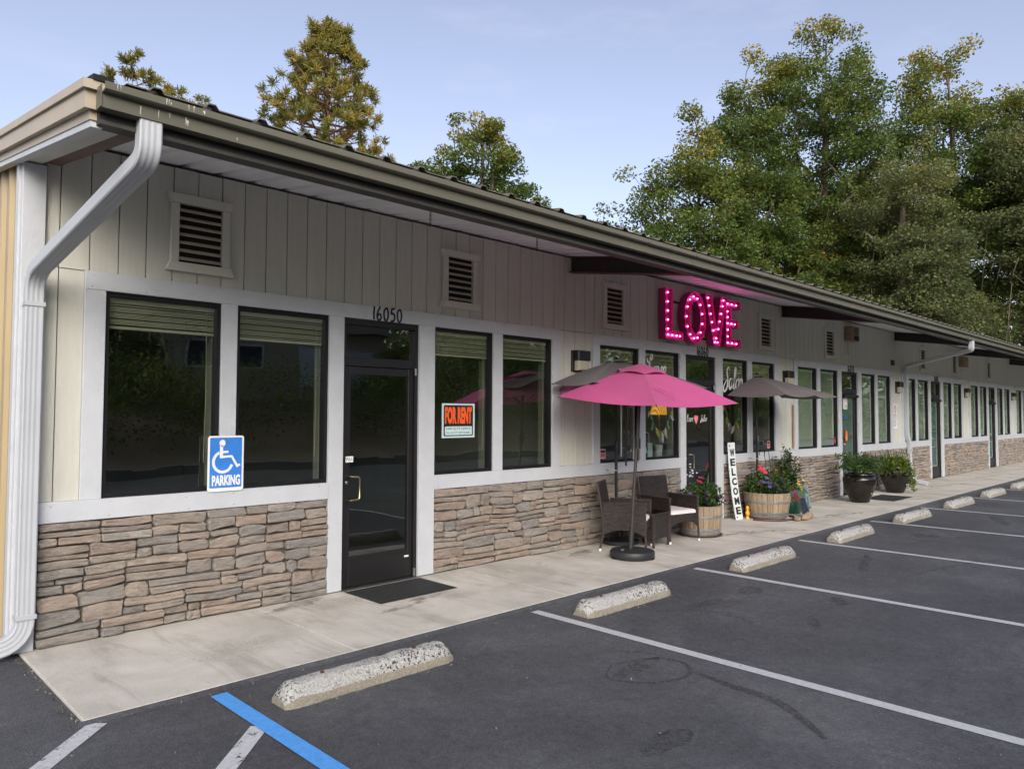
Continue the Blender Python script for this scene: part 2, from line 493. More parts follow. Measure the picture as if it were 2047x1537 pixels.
mk3 = N(t, 'ShaderNodeMath', operation='MULTIPLY')
L.new(mk2.outputs[0], mk3.inputs[0])
L.new(rz.outputs['Color'], mk3.inputs[1])
mxk = N(t, 'ShaderNodeMix', data_type='RGBA')
L.new(mk3.outputs[0], mxk.inputs['Factor'])
L.new(mside.outputs['Result'], mxk.inputs['A'])
mxk.inputs['B'].default_value = (0.050, 0.047, 0.055, 1)
L.new(mxk.outputs['Result'], bs.inputs['Base Color'])
bs.inputs['Roughness'].default_value = 0.9
bp = N(t, 'ShaderNodeBump', Strength=0.8, Distance=0.012)
L.new(nb.outputs['Fac'], bp.inputs['Height'])
L.new(bp.outputs['Normal'], bs.inputs['Normal'])

# painted lines, worn through in places
def paint(name, col, wear):
    m, t, bs, out = nt(name)
    L = t.links
    v = coords(t)
    n1 = N(t, 'ShaderNodeTexNoise', Scale=16.0, Detail=9.0, Roughness=0.75)
    L.new(v, n1.inputs['Vector'])
    r1 = ramp(t, [(wear, 0.0), (wear + 0.06, 1.0)])
    L.new(n1.outputs['Fac'], r1.inputs['Fac'])
    L.new(r1.outputs['Color'], bs.inputs['Alpha'])
    n2 = N(t, 'ShaderNodeTexNoise', Scale=40.0, Detail=6.0, Roughness=0.7)
    L.new(v, n2.inputs['Vector'])
    r2 = ramp(t, [(0.3, [c * 0.72 for c in col]), (0.65, col)])
    L.new(n2.outputs['Fac'], r2.inputs['Fac'])
    L.new(r2.outputs['Color'], bs.inputs['Base Color'])
    bs.inputs['Roughness'].default_value = 0.75
paint('paint_white', (0.44, 0.45, 0.47), 0.30)
paint('paint_white_worn', (0.46, 0.47, 0.49), 0.37)
paint('paint_blue', (0.075, 0.30, 0.72), 0.27)

def stain(name, col, thr, scale, alpha, stretch=(1, 1, 1)):
    m, t, bs, out = nt(name)
    L = t.links
    v = coords(t, stretch)
    n1 = N(t, 'ShaderNodeTexNoise', Scale=scale, Detail=9.0, Roughness=0.75, Distortion=0.5)
    L.new(v, n1.inputs['Vector'])
    r1 = ramp(t, [(thr, 0.0), (thr + 0.16, alpha)])
    L.new(n1.outputs['Fac'], r1.inputs['Fac'])
    L.new(r1.outputs['Color'], bs.inputs['Alpha'])
    bs.inputs['Base Color'].default_value = (*col, 1)
    bs.inputs['Roughness'].default_value = 0.7
stain('oil', (0.030, 0.029, 0.030), 0.44, 13.0, 0.42)
stain('tar', (0.030, 0.029, 0.030), 0.38, 30.0, 0.40)
stain('tyre', (0.034, 0.033, 0.034), 0.47, 30.0, 0.42)
stain('wet', (0.22, 0.175, 0.135), 0.44, 5.0, 0.55, (1, 2.2, 1))
stain('efflorescence', (0.60, 0.57, 0.52), 0.46, 7.0, 0.6)
stain('birdlime', (0.55, 0.54, 0.50), 0.47, 28.0, 1.0, (1, 1, 0.35))

# woven wicker
m, t, bs, out = nt('wicker')
L = t.links
tc = N(t, 'ShaderNodeTexCoord')
sx = N(t, 'ShaderNodeSeparateXYZ')
L.new(tc.outputs['Object'], sx.inputs['Vector'])
add = N(t, 'ShaderNodeMath', operation='ADD')
L.new(sx.outputs['X'], add.inputs[0])
L.new(sx.outputs['Y'], add.inputs[1])
cb = N(t, 'ShaderNodeCombineXYZ')
L.new(add.outputs[0], cb.inputs['X'])
L.new(sx.outputs['Z'], cb.inputs['Y'])
bk = N(t, 'ShaderNodeTexBrick', Scale=1.0)
bk.inputs['Brick Width'].default_value = 0.052
bk.inputs['Row Height'].default_value = 0.017
bk.inputs['Mortar Size'].default_value = 0.0036
bk.inputs['Mortar Smooth'].default_value = 0.6
bk.inputs['Color1'].default_value = (0.058, 0.042, 0.037, 1)
bk.inputs['Color2'].default_value = (0.022, 0.0165, 0.0155, 1)
bk.inputs['Mortar'].default_value = (0.006, 0.005, 0.005, 1)
L.new(cb.outputs['Vector'], bk.inputs['Vector'])
L.new(bk.outputs['Color'], bs.inputs['Base Color'])
inv = N(t, 'ShaderNodeMath', operation='SUBTRACT')
inv.inputs[0].default_value = 1.0
L.new(bk.outputs['Fac'], inv.inputs[1])
bp = N(t, 'ShaderNodeBump', Strength=0.9, Distance=0.006)
L.new(inv.outputs[0], bp.inputs['Height'])
L.new(bp.outputs['Normal'], bs.inputs['Normal'])
bs.inputs['Roughness'].default_value = 0.42

# canopy cloth, lets some sky light through
def cloth(name, col, trans):
    m, t, bs, out = nt(name)
    L = t.links
    v = coords(t)
    nz = N(t, 'ShaderNodeTexNoise', Scale=2.2, Detail=5.0, Roughness=0.55)
    L.new(v, nz.inputs['Vector'])
    rp = ramp(t, [(0.3, [c * 0.88 for c in col]), (0.7, [min(1, c * 1.07) for c in col])])
    L.new(nz.outputs['Fac'], rp.inputs['Fac'])
    L.new(rp.outputs['Color'], bs.inputs['Base Color'])
    bs.inputs['Roughness'].default_value = 0.8
    bs.inputs['Specular IOR Level'].default_value = 0.2
    bs.inputs['Sheen Weight'].default_value = 0.15
    tl = N(t, 'ShaderNodeBsdfTranslucent')
    L.new(rp.outputs['Color'], tl.inputs['Color'])
    mx = N(t, 'ShaderNodeMixShader')
    mx.inputs['Fac'].default_value = trans
    L.new(bs.outputs[0], mx.inputs[1])
    L.new(tl.outputs[0], mx.inputs[2])
    L.new(mx.outputs[0], out.inputs['Surface'])
    n2 = N(t, 'ShaderNodeTexNoise', Scale=5.0, Detail=3.0)
    L.new(v, n2.inputs['Vector'])
    bp = N(t, 'ShaderNodeBump', Strength=0.25, Distance=0.02)
    L.new(n2.outputs['Fac'], bp.inputs['Height'])
    L.new(bp.outputs['Normal'], bs.inputs['Normal'])
cloth('canopy_pink', (0.46, 0.075, 0.225), 0.20)
cloth('canopy_grey', (0.125, 0.112, 0.118), 0.12)

# foliage: per-leaf tone, translucent
def leaf(name, stops, trans=0.35, rough=0.55):
    m, t, bs, out = nt(name)
    L = t.links
    at = N(t, 'ShaderNodeAttribute', attribute_name='tone')
    rp = ramp(t, stops)
    L.new(at.outputs['Fac'], rp.inputs['Fac'])
    L.new(rp.outputs['Color'], bs.inputs['Base Color'])
    bs.inputs['Roughness'].default_value = rough
    bs.inputs['Specular IOR Level'].default_value = 0.25
    tl = N(t, 'ShaderNodeBsdfTranslucent')
    hs = N(t, 'ShaderNodeHueSaturation')
    hs.inputs['Value'].default_value = 1.5
    L.new(rp.outputs['Color'], hs.inputs['Color'])
    L.new(hs.outputs['Color'], tl.inputs['Color'])
    mx = N(t, 'ShaderNodeMixShader')
    mx.inputs['Fac'].default_value = trans
    L.new(bs.outputs[0], mx.inputs[1])
    L.new(tl.outputs[0], mx.inputs[2])
    L.new(mx.outputs[0], out.inputs['Surface'])
leaf('leaf_oak', [(0.0, (0.054, 0.088, 0.023)), (0.48, (0.098, 0.140, 0.033)), (0.76, (0.19, 0.19, 0.042)), (1.0, (0.48, 0.345, 0.062))], 0.34)  # yellow end paints the sunlit gold of crown tops into the leaf colour
leaf('leaf_olive', [(0.0, (0.068, 0.088, 0.037)), (0.5, (0.130, 0.152, 0.060)), (1.0, (0.25, 0.235, 0.085))], 0.36)
leaf('leaf_yellow', [(0.0, (0.22, 0.19, 0.03)), (1.0, (0.46, 0.34, 0.06))], 0.5)
leaf('needle', [(0.0, (0.085, 0.098, 0.026)), (0.5, (0.20, 0.185, 0.045)), (1.0, (0.42, 0.31, 0.080))], 0.35)
leaf('leaf_dark', [(0.0, (0.035, 0.055, 0.020)), (0.6, (0.080, 0.115, 0.032)), (1.0, (0.16, 0.17, 0.05))], 0.45)
leaf('leaf_mirror', [(0.0, (0.06, 0.095, 0.030)), (0.6, (0.14, 0.19, 0.05)), (1.0, (0.27, 0.27, 0.07))], 0.5)
leaf('leaf_pot', [(0.0, (0.022, 0.050, 0.014)), (0.5, (0.045, 0.090, 0.022)), (1.0, (0.10, 0.165, 0.04))], 0.3, 0.45)
leaf('leaf_vine', [(0.0, (0.055, 0.085, 0.015)), (0.5, (0.10, 0.15, 0.02)), (1.0, (0.17, 0.21, 0.035))], 0.35, 0.45)
leaf('leaf_glossy', [(0.0, (0.018, 0.040, 0.014)), (1.0, (0.06, 0.10, 0.03))], 0.2, 0.3)
leaf('litter', [(0.0, (0.075, 0.062, 0.045)), (0.6, (0.13, 0.11, 0.085)), (1.0, (0.28, 0.26, 0.23))], 0.0, 0.9)
mat('earth', (0.24, 0.185, 0.115), 0.95, 0.35, 0.5, 0.5, 6.0)
mat('grass_ground', (0.075, 0.070, 0.032), 0.95, 0.4, 0.3, 0.5, 5.0)
mat('hill_green', (0.035, 0.042, 0.016), 0.95, 0.5, 0.2, 0.8, 2.0)

# ------------------------------------------------------------------ mesh helpers
class MB:
    """collects shapes for ONE mesh"""
    def __init__(s):
        s.v, s.f, s.t = [], [], []
        s.mi = []
        s.cur = 0
        s.tone = 0.5
    def add(s, vs, fs):
        o = len(s.v)
        s.v += [tuple(p) for p in vs]
        s.t += [s.tone] * len(vs)
        for f in fs:
            s.f.append([i + o for i in f])
            s.mi.append(s.cur)
        return s
    def box(s, x0, x1, y0, y1, z0, z1):
        vs = [(x0, y0, z0), (x1, y0, z0), (x1, y1, z0), (x0, y1, z0), (x0, y0, z1), (x1, y0, z1), (x1, y1, z1), (x0, y1, z1)]
        return s.add(vs, [(0, 3, 2, 1), (4, 5, 6, 7), (0, 1, 5, 4), (1, 2, 6, 5), (2, 3, 7, 6), (3, 0, 4, 7)])
    def bbox(s, x0, x1, y0, y1, z0, z1, b=0.003):
        """box with chamfered front edges (front = -y)"""
        vs = [(x0, y1, z0), (x1, y1, z0), (x1, y1, z1), (x0, y1, z1),
              (x0, y0 + b, z0), (x1, y0 + b, z0), (x1, y0 + b, z1), (x0, y0 + b, z1),
              (x0 + b, y0, z0 + b), (x1 - b, y0, z0 + b), (x1 - b, y0, z1 - b), (x0 + b, y0, z1 - b)]
        fs = [(0, 1, 2, 3)]
        for i in range(4):
            j = (i + 1) % 4
            fs.append((i, i + 4, j + 4, j))
            fs.append((i + 4, i + 8, j + 8, j + 4))
        fs.append((8, 11, 10, 9))
        return s.add(vs, [tuple(reversed(f)) for f in fs])
    def obox(s, c, ax, ay, az):
        """box from centre and three half-axis vectors"""
        c, ax, ay, az = Vector(c), Vector(ax), Vector(ay), Vector(az)
        vs = [c - ax - ay - az, c + ax - ay - az, c + ax + ay - az, c - ax + ay - az, c - ax - ay + az, c + ax - ay + az, c + ax + ay + az, c - ax + ay + az]
        return s.add(vs, [(0, 3, 2, 1), (4, 5, 6, 7), (0, 1, 5, 4), (1, 2, 6, 5), (2, 3, 7, 6), (3, 0, 4, 7)])
    def tube(s, path, rad, seg=8, cap=True, squash=None):
        path = [Vector(p) for p in path]
        n = len(path)
        rads = rad if isinstance(rad, (list, tuple)) else [rad] * n
        o = len(s.v)
        vs = []
        prev = None
        for i, p in enumerate(path):
            d = (path[min(i + 1, n - 1)] - path[max(i - 1, 0)]).normalized()
            if prev is None:
                a = Vector((0, 0, 1)) if abs(d.z) < 0.9 else Vector((1, 0, 0))
                u = d.cross(a).normalized()
            else:
                u = (prev - d * prev.dot(d)).normalized()
            w = d.cross(u)
            prev = u
            for k in range(seg):
                an = 2 * math.pi * k / seg
                vs.append(p + (u * math.cos(an) + w * math.sin(an)) * rads[i])
        fs = []
        for i in range(n - 1):
            for k in range(seg):
                k2 = (k + 1) % seg
                fs.append((i * seg + k, i * seg + k2, (i + 1) * seg + k2, (i + 1) * seg + k))
        if cap:
            fs.append(tuple(range(seg - 1, -1, -1)))
            fs.append(tuple((n - 1) * seg + k for k in range(seg)))
        return s.add(vs, fs)
    def recttube(s, path, hw, hd, side):
        """rectangular duct swept on a path; hw along 'side', hd across; ribbed outer face"""
        path = [Vector(p) for p in path]
        n = len(path)
        S = Vector(side).normalized()
        prof = [(-1, -1), (-1, 0.82), (-0.86, 1), (-0.62, 1), (-0.52, 0.95), (-0.36, 0.95), (-0.26, 1), (-0.08, 1), (0.0, 0.95), (0.14, 0.95), (0.24, 1), (0.42, 1), (0.52, 0.95), (0.68, 0.95), (0.76, 1), (0.88, 1), (1, 0.82), (1, -1)]
        vs = []
        m = len(prof)
        for i, p in enumerate(path):
            d = (path[min(i + 1, n - 1)] - path[max(i - 1, 0)]).normalized()
            sd = (S - d * S.dot(d)).normalized()
            up = sd.cross(d)
            for a, b in prof:
                vs.append(p + sd * (a * hw) + up * (b * hd))
        fs = []
        for i in range(n - 1):
            for k in range(m):
                k2 = (k + 1) % m
                fs.append((i * m + k, (i + 1) * m + k, (i + 1) * m + k2, i * m + k2))
        fs.append(tuple(range(m)))
        fs.append(tuple((n - 1) * m + k for k in range(m - 1, -1, -1)))
        return s.add(vs, fs)
    def lathe(s, prof, seg=24, c=(0, 0, 0), lobes=0, amp=0.0):
        cx, cy, cz = c
        vs = []
        for r, z in prof:
            for k in range(seg):
                a = 2 * math.pi * k / seg
                rr = r * (1 + amp * math.cos(lobes * a)) if lobes else r
                vs.append((cx + rr * math.cos(a), cy + rr * math.sin(a), cz + z))
        fs = []
        for i in range(len(prof) - 1):
            for k in range(seg):
                k2 = (k + 1) % seg
                fs.append((i * seg + k, i * seg + k2, (i + 1) * seg + k2, (i + 1) * seg + k))
        fs.append(tuple(range(seg - 1, -1, -1)))
        fs.append(tuple((len(prof) - 1) * seg + k for k in range(seg)))
        return s.add(vs, fs)
    def ell(s, c, r, seg=12, rings=8):
        vs, fs = [], []
        for i in range(rings + 1):
            ph = math.pi * i / rings
            for k in range(seg):
                a = 2 * math.pi * k / seg
                vs.append((c[0] + r[0] * math.sin(ph) * math.cos(a), c[1] + r[1] * math.sin(ph) * math.sin(a), c[2] - r[2] * math.cos(ph)))
        for i in range(rings):
            for k in range(seg):
                k2 = (k + 1) % seg
                fs.append((i * seg + k, i * seg + k2, (i + 1) * seg + k2, (i + 1) * seg + k))
        return s.add(vs, fs)
    def prism(s, poly, fn, a, b):
        """poly of 2-D points, fn(u, v, w) -> xyz, extruded w from a to b"""
        n = len(poly)
        vs = [fn(u, v, a) for u, v in poly] + [fn(u, v, b) for u, v in poly]
        fs = [tuple(range(n)), tuple(range(2 * n - 1, n - 1, -1))]
        for i in range(n):
            j = (i + 1) % n
            fs.append((i, i + n, j + n, j))
        return s.add(vs, fs)
    def build(s, name, mats, parent=None, smooth=False, loc=None, fix=True):
        me = bpy.data.meshes.new(name)
        me.from_pydata(s.v, [], s.f)
        if isinstance(mats, str):
            mats = [mats]
        for m in mats:
            me.materials.append(MATS[m])
        if len(mats) > 1:
            me.polygons.foreach_set('material_index', s.mi)
        at = me.attributes.new('tone', 'FLOAT', 'POINT')
        at.data.foreach_set('value', s.t)
        if fix:
            import bmesh
            bm = bmesh.new()
            bm.from_mesh(me)
            bmesh.ops.recalc_face_normals(bm, faces=bm.faces)
            bm.to_mesh(me)
            bm.free()
        if smooth:
            me.polygons.foreach_set('use_smooth', [True] * len(me.polygons))
            if smooth != 'all':
                try:
                    me.set_sharp_from_angle(angle=R(40))
                except Exception:
                    pass
        me.update()
        return link(name, me, parent, loc)

def link(name, me, parent=None, loc=None):
    o = bpy.data.objects.new(name, me)
    COL.objects.link(o)
    if parent is not None:
        o.parent = parent
    if loc is not None:
        o.location = loc
    return o

def tag(o, label=None, cat=None, group=None, kind=None):
    if label:
        o['label'] = label
    if cat:
        o['category'] = cat
    if group:
        o['group'] = group
    if kind:
        o['kind'] = kind
    return o

def thing(name, label, cat, loc=(0, 0, 0), rz=0.0, group=None):
    o = bpy.data.objects.new(name, None)
    COL.objects.link(o)
    o.empty_display_size = 0.1
    o.location = loc
    o.rotation_euler = (0, 0, rz)
    return tag(o, label, cat, group)

def copy_tree(o, parent=None):
    c = o.copy()
    COL.objects.link(c)
    if parent is not None:
        c.parent = parent
    for ch in list(o.children):
        copy_tree(ch, c)
    return c

def np_quads(name, V, mat_name, parent=None, tone=None, loc=None, k=4):
    """V: (n,k,3) array of polygons"""
    n = V.shape[0]
    me = bpy.data.meshes.new(name)
    me.vertices.add(n * k)
    me.vertices.foreach_set('co', V.reshape(-1).astype(np.float32))
    me.loops.add(n * k)
    me.loops.foreach_set('vertex_index', np.arange(n * k, dtype=np.int32))
    me.polygons.add(n)
    me.polygons.foreach_set('loop_start', np.arange(0, n * k, k, dtype=np.int32))
    me.polygons.foreach_set('loop_total', np.full(n, k, dtype=np.int32))
    if tone is not None:
        at = me.attributes.new('tone', 'FLOAT', 'POINT')
        at.data.foreach_set('value', np.repeat(tone, k).astype(np.float32))
    me.materials.append(MATS[mat_name])
    me.update(calc_edges=True)
    me.validate()
    return link(name, me, parent, loc)

def leaves(rng, centers, per, spread, size, aspect=0.6, tones=None, droop=0.0):
    """leaf quads scattered round clump centres"""
    C = np.repeat(np.asarray(centers, float), per, axis=0)
    n = len(C)
    sp = np.asarray(spread, float)
    dq = rng.normal(0, 1, (n, 3))
    dq /= np.linalg.norm(dq, axis=1)[:, None] + 1e-9
    P = C + dq * (rng.uniform(0, 1, (n, 1)) ** 0.42) * sp * 2.0
    nrm = rng.normal(0, 1, (n, 3))
    nrm[:, 2] = np.abs(nrm[:, 2]) + 0.35
    nrm /= np.linalg.norm(nrm, axis=1)[:, None]
    a = rng.normal(0, 1, (n, 3))
    a[:, 2] -= droop
    u = a - nrm * (a * nrm).sum(1)[:, None]
    u /= np.linalg.norm(u, axis=1)[:, None] + 1e-9
    w = np.cross(nrm, u)
    s = size * rng.uniform(0.6, 1.35, (n, 1))
    V = np.stack([P - u * s * 0.5, P + w * s * 0.5 * aspect, P + u * s * 0.5 + nrm * s * 0.06, P - w * s * 0.5 * aspect], axis=1)
    ct = rng.uniform(0, 1, len(centers)) if tones is None else np.asarray(tones, float)
    T = np.clip(np.repeat(ct, per) * 0.65 + rng.uniform(0, 0.35, n), 0, 1)
    return V, T

def text_mesh(txt, size, font_scale_x=1.0, extrude=0.002, spacing=1.0, bold=0.0):
    cu = bpy.data.curves.new('lettering', 'FONT')
    cu.body = txt
    cu.size = size
    cu.extrude = extrude
    cu.offset = bold
    cu.align_x = 'CENTER'
    cu.align_y = 'CENTER'
    cu.space_character = spacing
    cu.resolution_u = 3
    ob = bpy.data.objects.new('lettering', cu)
    COL.objects.link(ob)
    dg = bpy.context.evaluated_depsgraph_get()
    me = bpy.data.meshes.new_from_object(ob.evaluated_get(dg))
    bpy.data.objects.remove(ob)
    return me, font_scale_x

def put_text(name, txt, size, mat_name, parent, center, sx=1.0, extrude=0.002, wid=None, hei=None, spacing=1.0, bold=0.0):
    """lettering in the XZ plane facing -y, centred at 'center'"""
    me, _ = text_mesh(txt, size, sx, extrude, spacing, bold)
    co = np.empty(len(me.vertices) * 3, np.float32)
    me.vertices.foreach_get('co', co)
    co = co.reshape(-1, 3)
    mn, mx_ = co.min(0), co.max(0)
    ctr = (mn + mx_) / 2
    fx = wid / (mx_[0] - mn[0]) if wid else sx
    fy = hei / (mx_[1] - mn[1]) if hei else 1.0
    out = np.stack([(co[:, 0] - ctr[0]) * fx + center[0], -(co[:, 2]) + center[1], (co[:, 1] - ctr[1]) * fy + center[2]], axis=1)
    me.vertices.foreach_set('co', out.reshape(-1).astype(np.float32))
    me.materials.clear()
    me.materials.append(MATS[mat_name])
    me.update()
    me.name = name
    return link(name, me, parent)

def spline(pts, n=6):
    P = [Vector((p[0], p[1], 0)) for p in pts]
    out = []
    for i in range(len(P) - 1):
        p0, p1, p2, p3 = P[max(i - 1, 0)], P[i], P[i + 1], P[min(i + 2, len(P) - 1)]
        for k in range(n):
            t = k / n
            out.append(0.5 * ((2 * p1) + (-p0 + p2) * t + (2 * p0 - 5 * p1 + 4 * p2 - p3) * t * t + (-p0 + 3 * p1 - 3 * p2 + p3) * t ** 3))
    out.append(P[-1])
    return [(p.x, p.y) for p in out]

def ribbon(mb, pts, w, fn, thick=0.003, taper=False):
    """flat brush stroke along 2-D pts"""
    n = len(pts)
    L, Rr = [], []
    for i in range(n):
        a = Vector(pts[max(i - 1, 0)])
        b = Vector(pts[min(i + 1, n - 1)])
        d = (b - a)
        d = d.normalized() if d.length > 1e-9 else Vector((1, 0))
        nn = Vector((-d.y, d.x))
        ww = w * (0.5 if not taper else 0.5 * (0.35 + 0.65 * math.sin(math.pi * min(1, max(0.05, (i + 0.6) / n)))))
        L.append(Vector(pts[i]) + nn * ww)
        Rr.append(Vector(pts[i]) - nn * ww)
    vs, fs = [], []
    for i in range(n):
        vs += [fn(L[i].x, L[i].y, 0), fn(Rr[i].x, Rr[i].y, 0), fn(L[i].x, L[i].y, thick), fn(Rr[i].x, Rr[i].y, thick)]
    for i in range(n - 1):
        a, b = i * 4, i * 4 + 4
        fs += [(a + 2, a + 3, b + 3, b + 2), (a, b, b + 1, a + 1), (a, a + 2, b + 2, b), (a + 1, b + 1, b + 3, a + 3)]
    fs += [(0, 1, 3, 2), ((n - 1) * 4, (n - 1) * 4 + 2, (n - 1) * 4 + 3, (n - 1) * 4 + 1)]
    mb.add(vs, fs)

# hand-painted digits as strokes in a unit cell (w 0.6, h 1)
DIG = {
    '0': [[(0.32, 1.0), (0.10, 0.80), (0.05, 0.45), (0.16, 0.06), (0.34, 0.0), (0.52, 0.24), (0.55, 0.60), (0.44, 0.92), (0.30, 1.0)]],
    '1': [[(0.30, 1.02), (0.24, 0.5), (0.26, 0.0)]],
    '5': [[(0.52, 1.0), (0.20, 0.95), (0.15, 0.58), (0.36, 0.62), (0.52, 0.42), (0.46, 0.12), (0.22, 0.0), (0.06, 0.06)]],
    '6': [[(0.42, 1.02), (0.18, 0.70), (0.06, 0.32), (0.16, 0.03), (0.38, 0.02), (0.52, 0.24), (0.40, 0.46), (0.20, 0.42), (0.10, 0.26)]],
    '7': [[(0.06, 0.95), (0.50, 0.98), (0.32, 0.5), (0.22, 0.0)]],
    '8': [[(0.30, 0.52), (0.12, 0.72), (0.28, 1.0), (0.48, 0.78), (0.30, 0.52), (0.08, 0.24), (0.28, 0.0), (0.52, 0.22), (0.30, 0.52)]],
    '9': [[(0.50, 0.80), (0.30, 1.0), (0.10, 0.76), (0.26, 0.52), (0.48, 0.70), (0.50, 0.84), (0.44, 0.4), (0.36, 0.0)]],
}
rnd = random.Random(7)
nprng = np.random.default_rng(11)

# ================================================================== GROUND
NU = 6
BAY = 6.22
S0 = 1.61
XEND = 38.95
AZ = -0.022      # asphalt level; the walk is at 0

def sheet(name, mat_name, x0, x1, y0, y1, z, nx=1, ny=1, fz=None):
    mb = MB()
    vs, fs = [], []
    for j in range(ny + 1):
        for i in range(nx + 1):
            x = x0 + (x1 - x0) * i / nx
            y = y0 + (y1 - y0) * j / ny
            vs.append((x, y, z + (fz(x, y) if fz else 0)))
    for j in range(ny):
        for i in range(nx):
            a = j * (nx + 1) + i
            fs.append((a, a + 1, a + nx + 2, a + nx + 1))
    mb.add(vs, fs)
    o = mb.build(name, mat_name, smooth='all' if fz else False, fix=False)
    tag(o, kind='structure')
    return o

sheet('ground', 'grass_ground', -900, 900, -900, 900, -0.30)
sheet('parking_lot', 'asphalt', -16, 75, -15.0, 13.5, AZ)

def bank_h(x, y):
    d = max(0.0, -17.5 - y)
    return min(1.0, d * 0.35) + max(0, d - 2) * 0.20 + 0.35 * mnoise.noise((x * 0.15, y * 0.15, 4.0)) * min(1, d)
sheet('road_bank', 'earth', -40, 110, -60, -15.6, -0.10, 75, 24, bank_h)

# concrete walk, one slab per joint
walk = thing('walkway', None, None)
tag(walk, kind='structure')
WY = -1.665
jx = [1.25, 3.05, 5.45, 7.9, 10.3, 12.75, 15.2, 17.6, 20.05, 22.5, 24.9, 27.35, 29.8, 32.2, 34.65, 37.1, 39.2]
for a, b in zip(jx[:-1], jx[1:]):
    mb = MB()
    g, bv = 0.003, 0.004
    x0, x1, y0, y1 = a + g, b - g, WY, 0.02
    if a == 1.25:
        x0 = a
    ring = lambda e, z: [(x0 + e, y0 + e, z), (x1 - e, y0 + e, z), (x1 - e, y1, z), (x0 + e, y1, z)]
    vs = ring(0, -0.14) + ring(0, -bv) + ring(bv, 0.0)
    fs = [(8, 9, 10, 11)]
    for i in range(4):
        j = (i + 1) % 4
        fs += [(i, j, j + 4, i + 4), (i + 4, j + 4, j + 8, i + 8)]
    mb.add(vs, fs)
    mb.build('slab', 'concrete', walk)

# asphalt rolled up against the walk's edge
mb = MB()
vs, fs = [], []
n_ = 190
for i in range(n_ + 1):
    x = 1.22 + (39.2 - 1.22) * i / n_
    q = mnoise.noise((x * 3.1, 2.0, 0.5))
    vs += [(x, WY - 0.06 + q * 0.03, AZ + 0.001), (x, WY - 0.022 + q * .012, AZ + 0.010), (x, WY - 0.0005, -0.0045 + q * 0.002)]
for i in range(n_):
    for k in (0, 1):
        a = i * 3 + k
        fs.append((a, a + 3, a + 4, a + 1))
mb.add(vs, fs)
tag(mb.build('asphalt_lip', 'asphalt', smooth='all', fix=False), kind='structure')

# painted stall lines (each a thin sheet on the asphalt)
def onlot(p):
    # plan positions were measured on a level 28 mm lower
    f = (CAM_O.z - AZ) / (CAM_O.z + 0.05)
    return Vector((p[0] * f, CAM_O.y + (p[1] - CAM_O.y) * f))
def strip(name, mat_name, p, q, w, dz=0.004, n=12):
    p, q = onlot(p), onlot(q)
    d = (q - p).normalized()
    s = Vector((-d.y, d.x)) * w / 2
    mb = MB()
    vs, fs = [], []
    for i in range(n + 1):
        c = p.lerp(q, i / n)
        vs += [(c.x + s.x, c.y + s.y, AZ + dz), (c.x - s.x, c.y - s.y, AZ + dz)]
    for i in range(n):
        fs.append((2 * i, 2 * i + 1, 2 * i + 3, 2 * i + 2))
    mb.add(vs, fs)
    return tag(mb.build(name, mat_name, fix=False), kind='structure')
for x in [4.91, 7.63, 10.42, 13.2, 15.85, 18.6, 21.3, 24.0, 26.75, 29.5, 32.2, 34.9]:
    strip('stall_line', 'paint_white', (x, -1.72), (x, -7.4), 0.10)
strip('accessible_line', 'paint_blue', (2.01, -1.70), (2.06, -7.4), 0.105, 0.008)
for k in range(4):
    # hatching of the access aisle: runs from the walk corner towards the camera-left
    bx = 1.31 + 0.66 * k
    by = -1.60 - 0.70 * k
    if k == 0:
        strip('hatch_line', 'paint_white_worn', (1.33, -1.64), (0.25, -2.80), 0.105)
    elif k == 1:
        strip('hatch_line', 'paint_white_worn', (1.985, -2.33), (0.85, -3.50), 0.105)
    else:
        strip('hatch_line', 'paint_white_worn', (1.98, -2.33 - 0.95 * (k - 1)), (0.85, -3.50 - 0.95 * (k - 1)), 0.105)

# stains lying on asphalt and walk
def blob(name, mat_name, c, rx, ry, rot, z, seed):
    rg = random.Random(seed)
    mb = MB()
    n = 22
    vs = [(c[0], c[1], z)]
    for k in range(n):
        a = 2 * math.pi * k / n
        r = 0.75 + 0.25 * math.sin(2 * a + seed) + rg.uniform(-0.12, 0.12)
        x, y = rx * r * math.cos(a), ry * r * math.sin(a)
        vs.append((c[0] + x * math.cos(rot) - y * math.sin(rot), c[1] + x * math.sin(rot) + y * math.cos(rot), z))
    mb.add(vs, [(0, k + 1, (k + 1) % n + 1) for k in range(n)])
    return tag(mb.build(name, mat_name, fix=False), kind='structure')
sz = AZ + 0.0025
for i, (x, y, rx, ry, ro) in enumerate([(3.45, -4.10, .20, .11, .3), (7.0, -2.75, .28, .09, .5), (6.2, -2.72, .32, .06, -.2), (7.2, -3.55, .16, .08, .3), (9.6, -4.7, .2, .10, .2),
                                        (9.25, -3.05, .5, .08, .3), (9.1, -5.0, .2, .12, .6), (4.3, -3.3, .3, .07, .2), (12.0, -2.9, .3, .14, .4), (6.3, -3.7, .18, .06, .3), (14.6, -3.3, .5, .12, .3)]):
    blob('oil_stain', 'oil', (x, y), rx * 1.25, ry * 1.3, ro, sz + i * 0.0001, i + 3)
def drip(name, mat_name, pts, w, z):
    mb = MB()
    ribbon(mb, spline(pts, 8), w, lambda u, v, t: (u, v, z), 0.0, True)
    mb2 = MB()
    # keep only the top faces of the ribbon
    mb2.add(mb.v, [f for i, f in enumerate(mb.f) if i % 4 == 0 and i < len(mb.f) - 2])
    return tag(mb2.build(name, mat_name, fix=False), kind='structure')
drip('tyre_mark', 'tar', [(4.25, -3.16), (4.55, -3.28), (4.6, -3.5), (4.4, -3.64), (4.12, -3.55), (3.98, -3.3), (4.2, -3.15)], 0.035, sz + 0.0012)
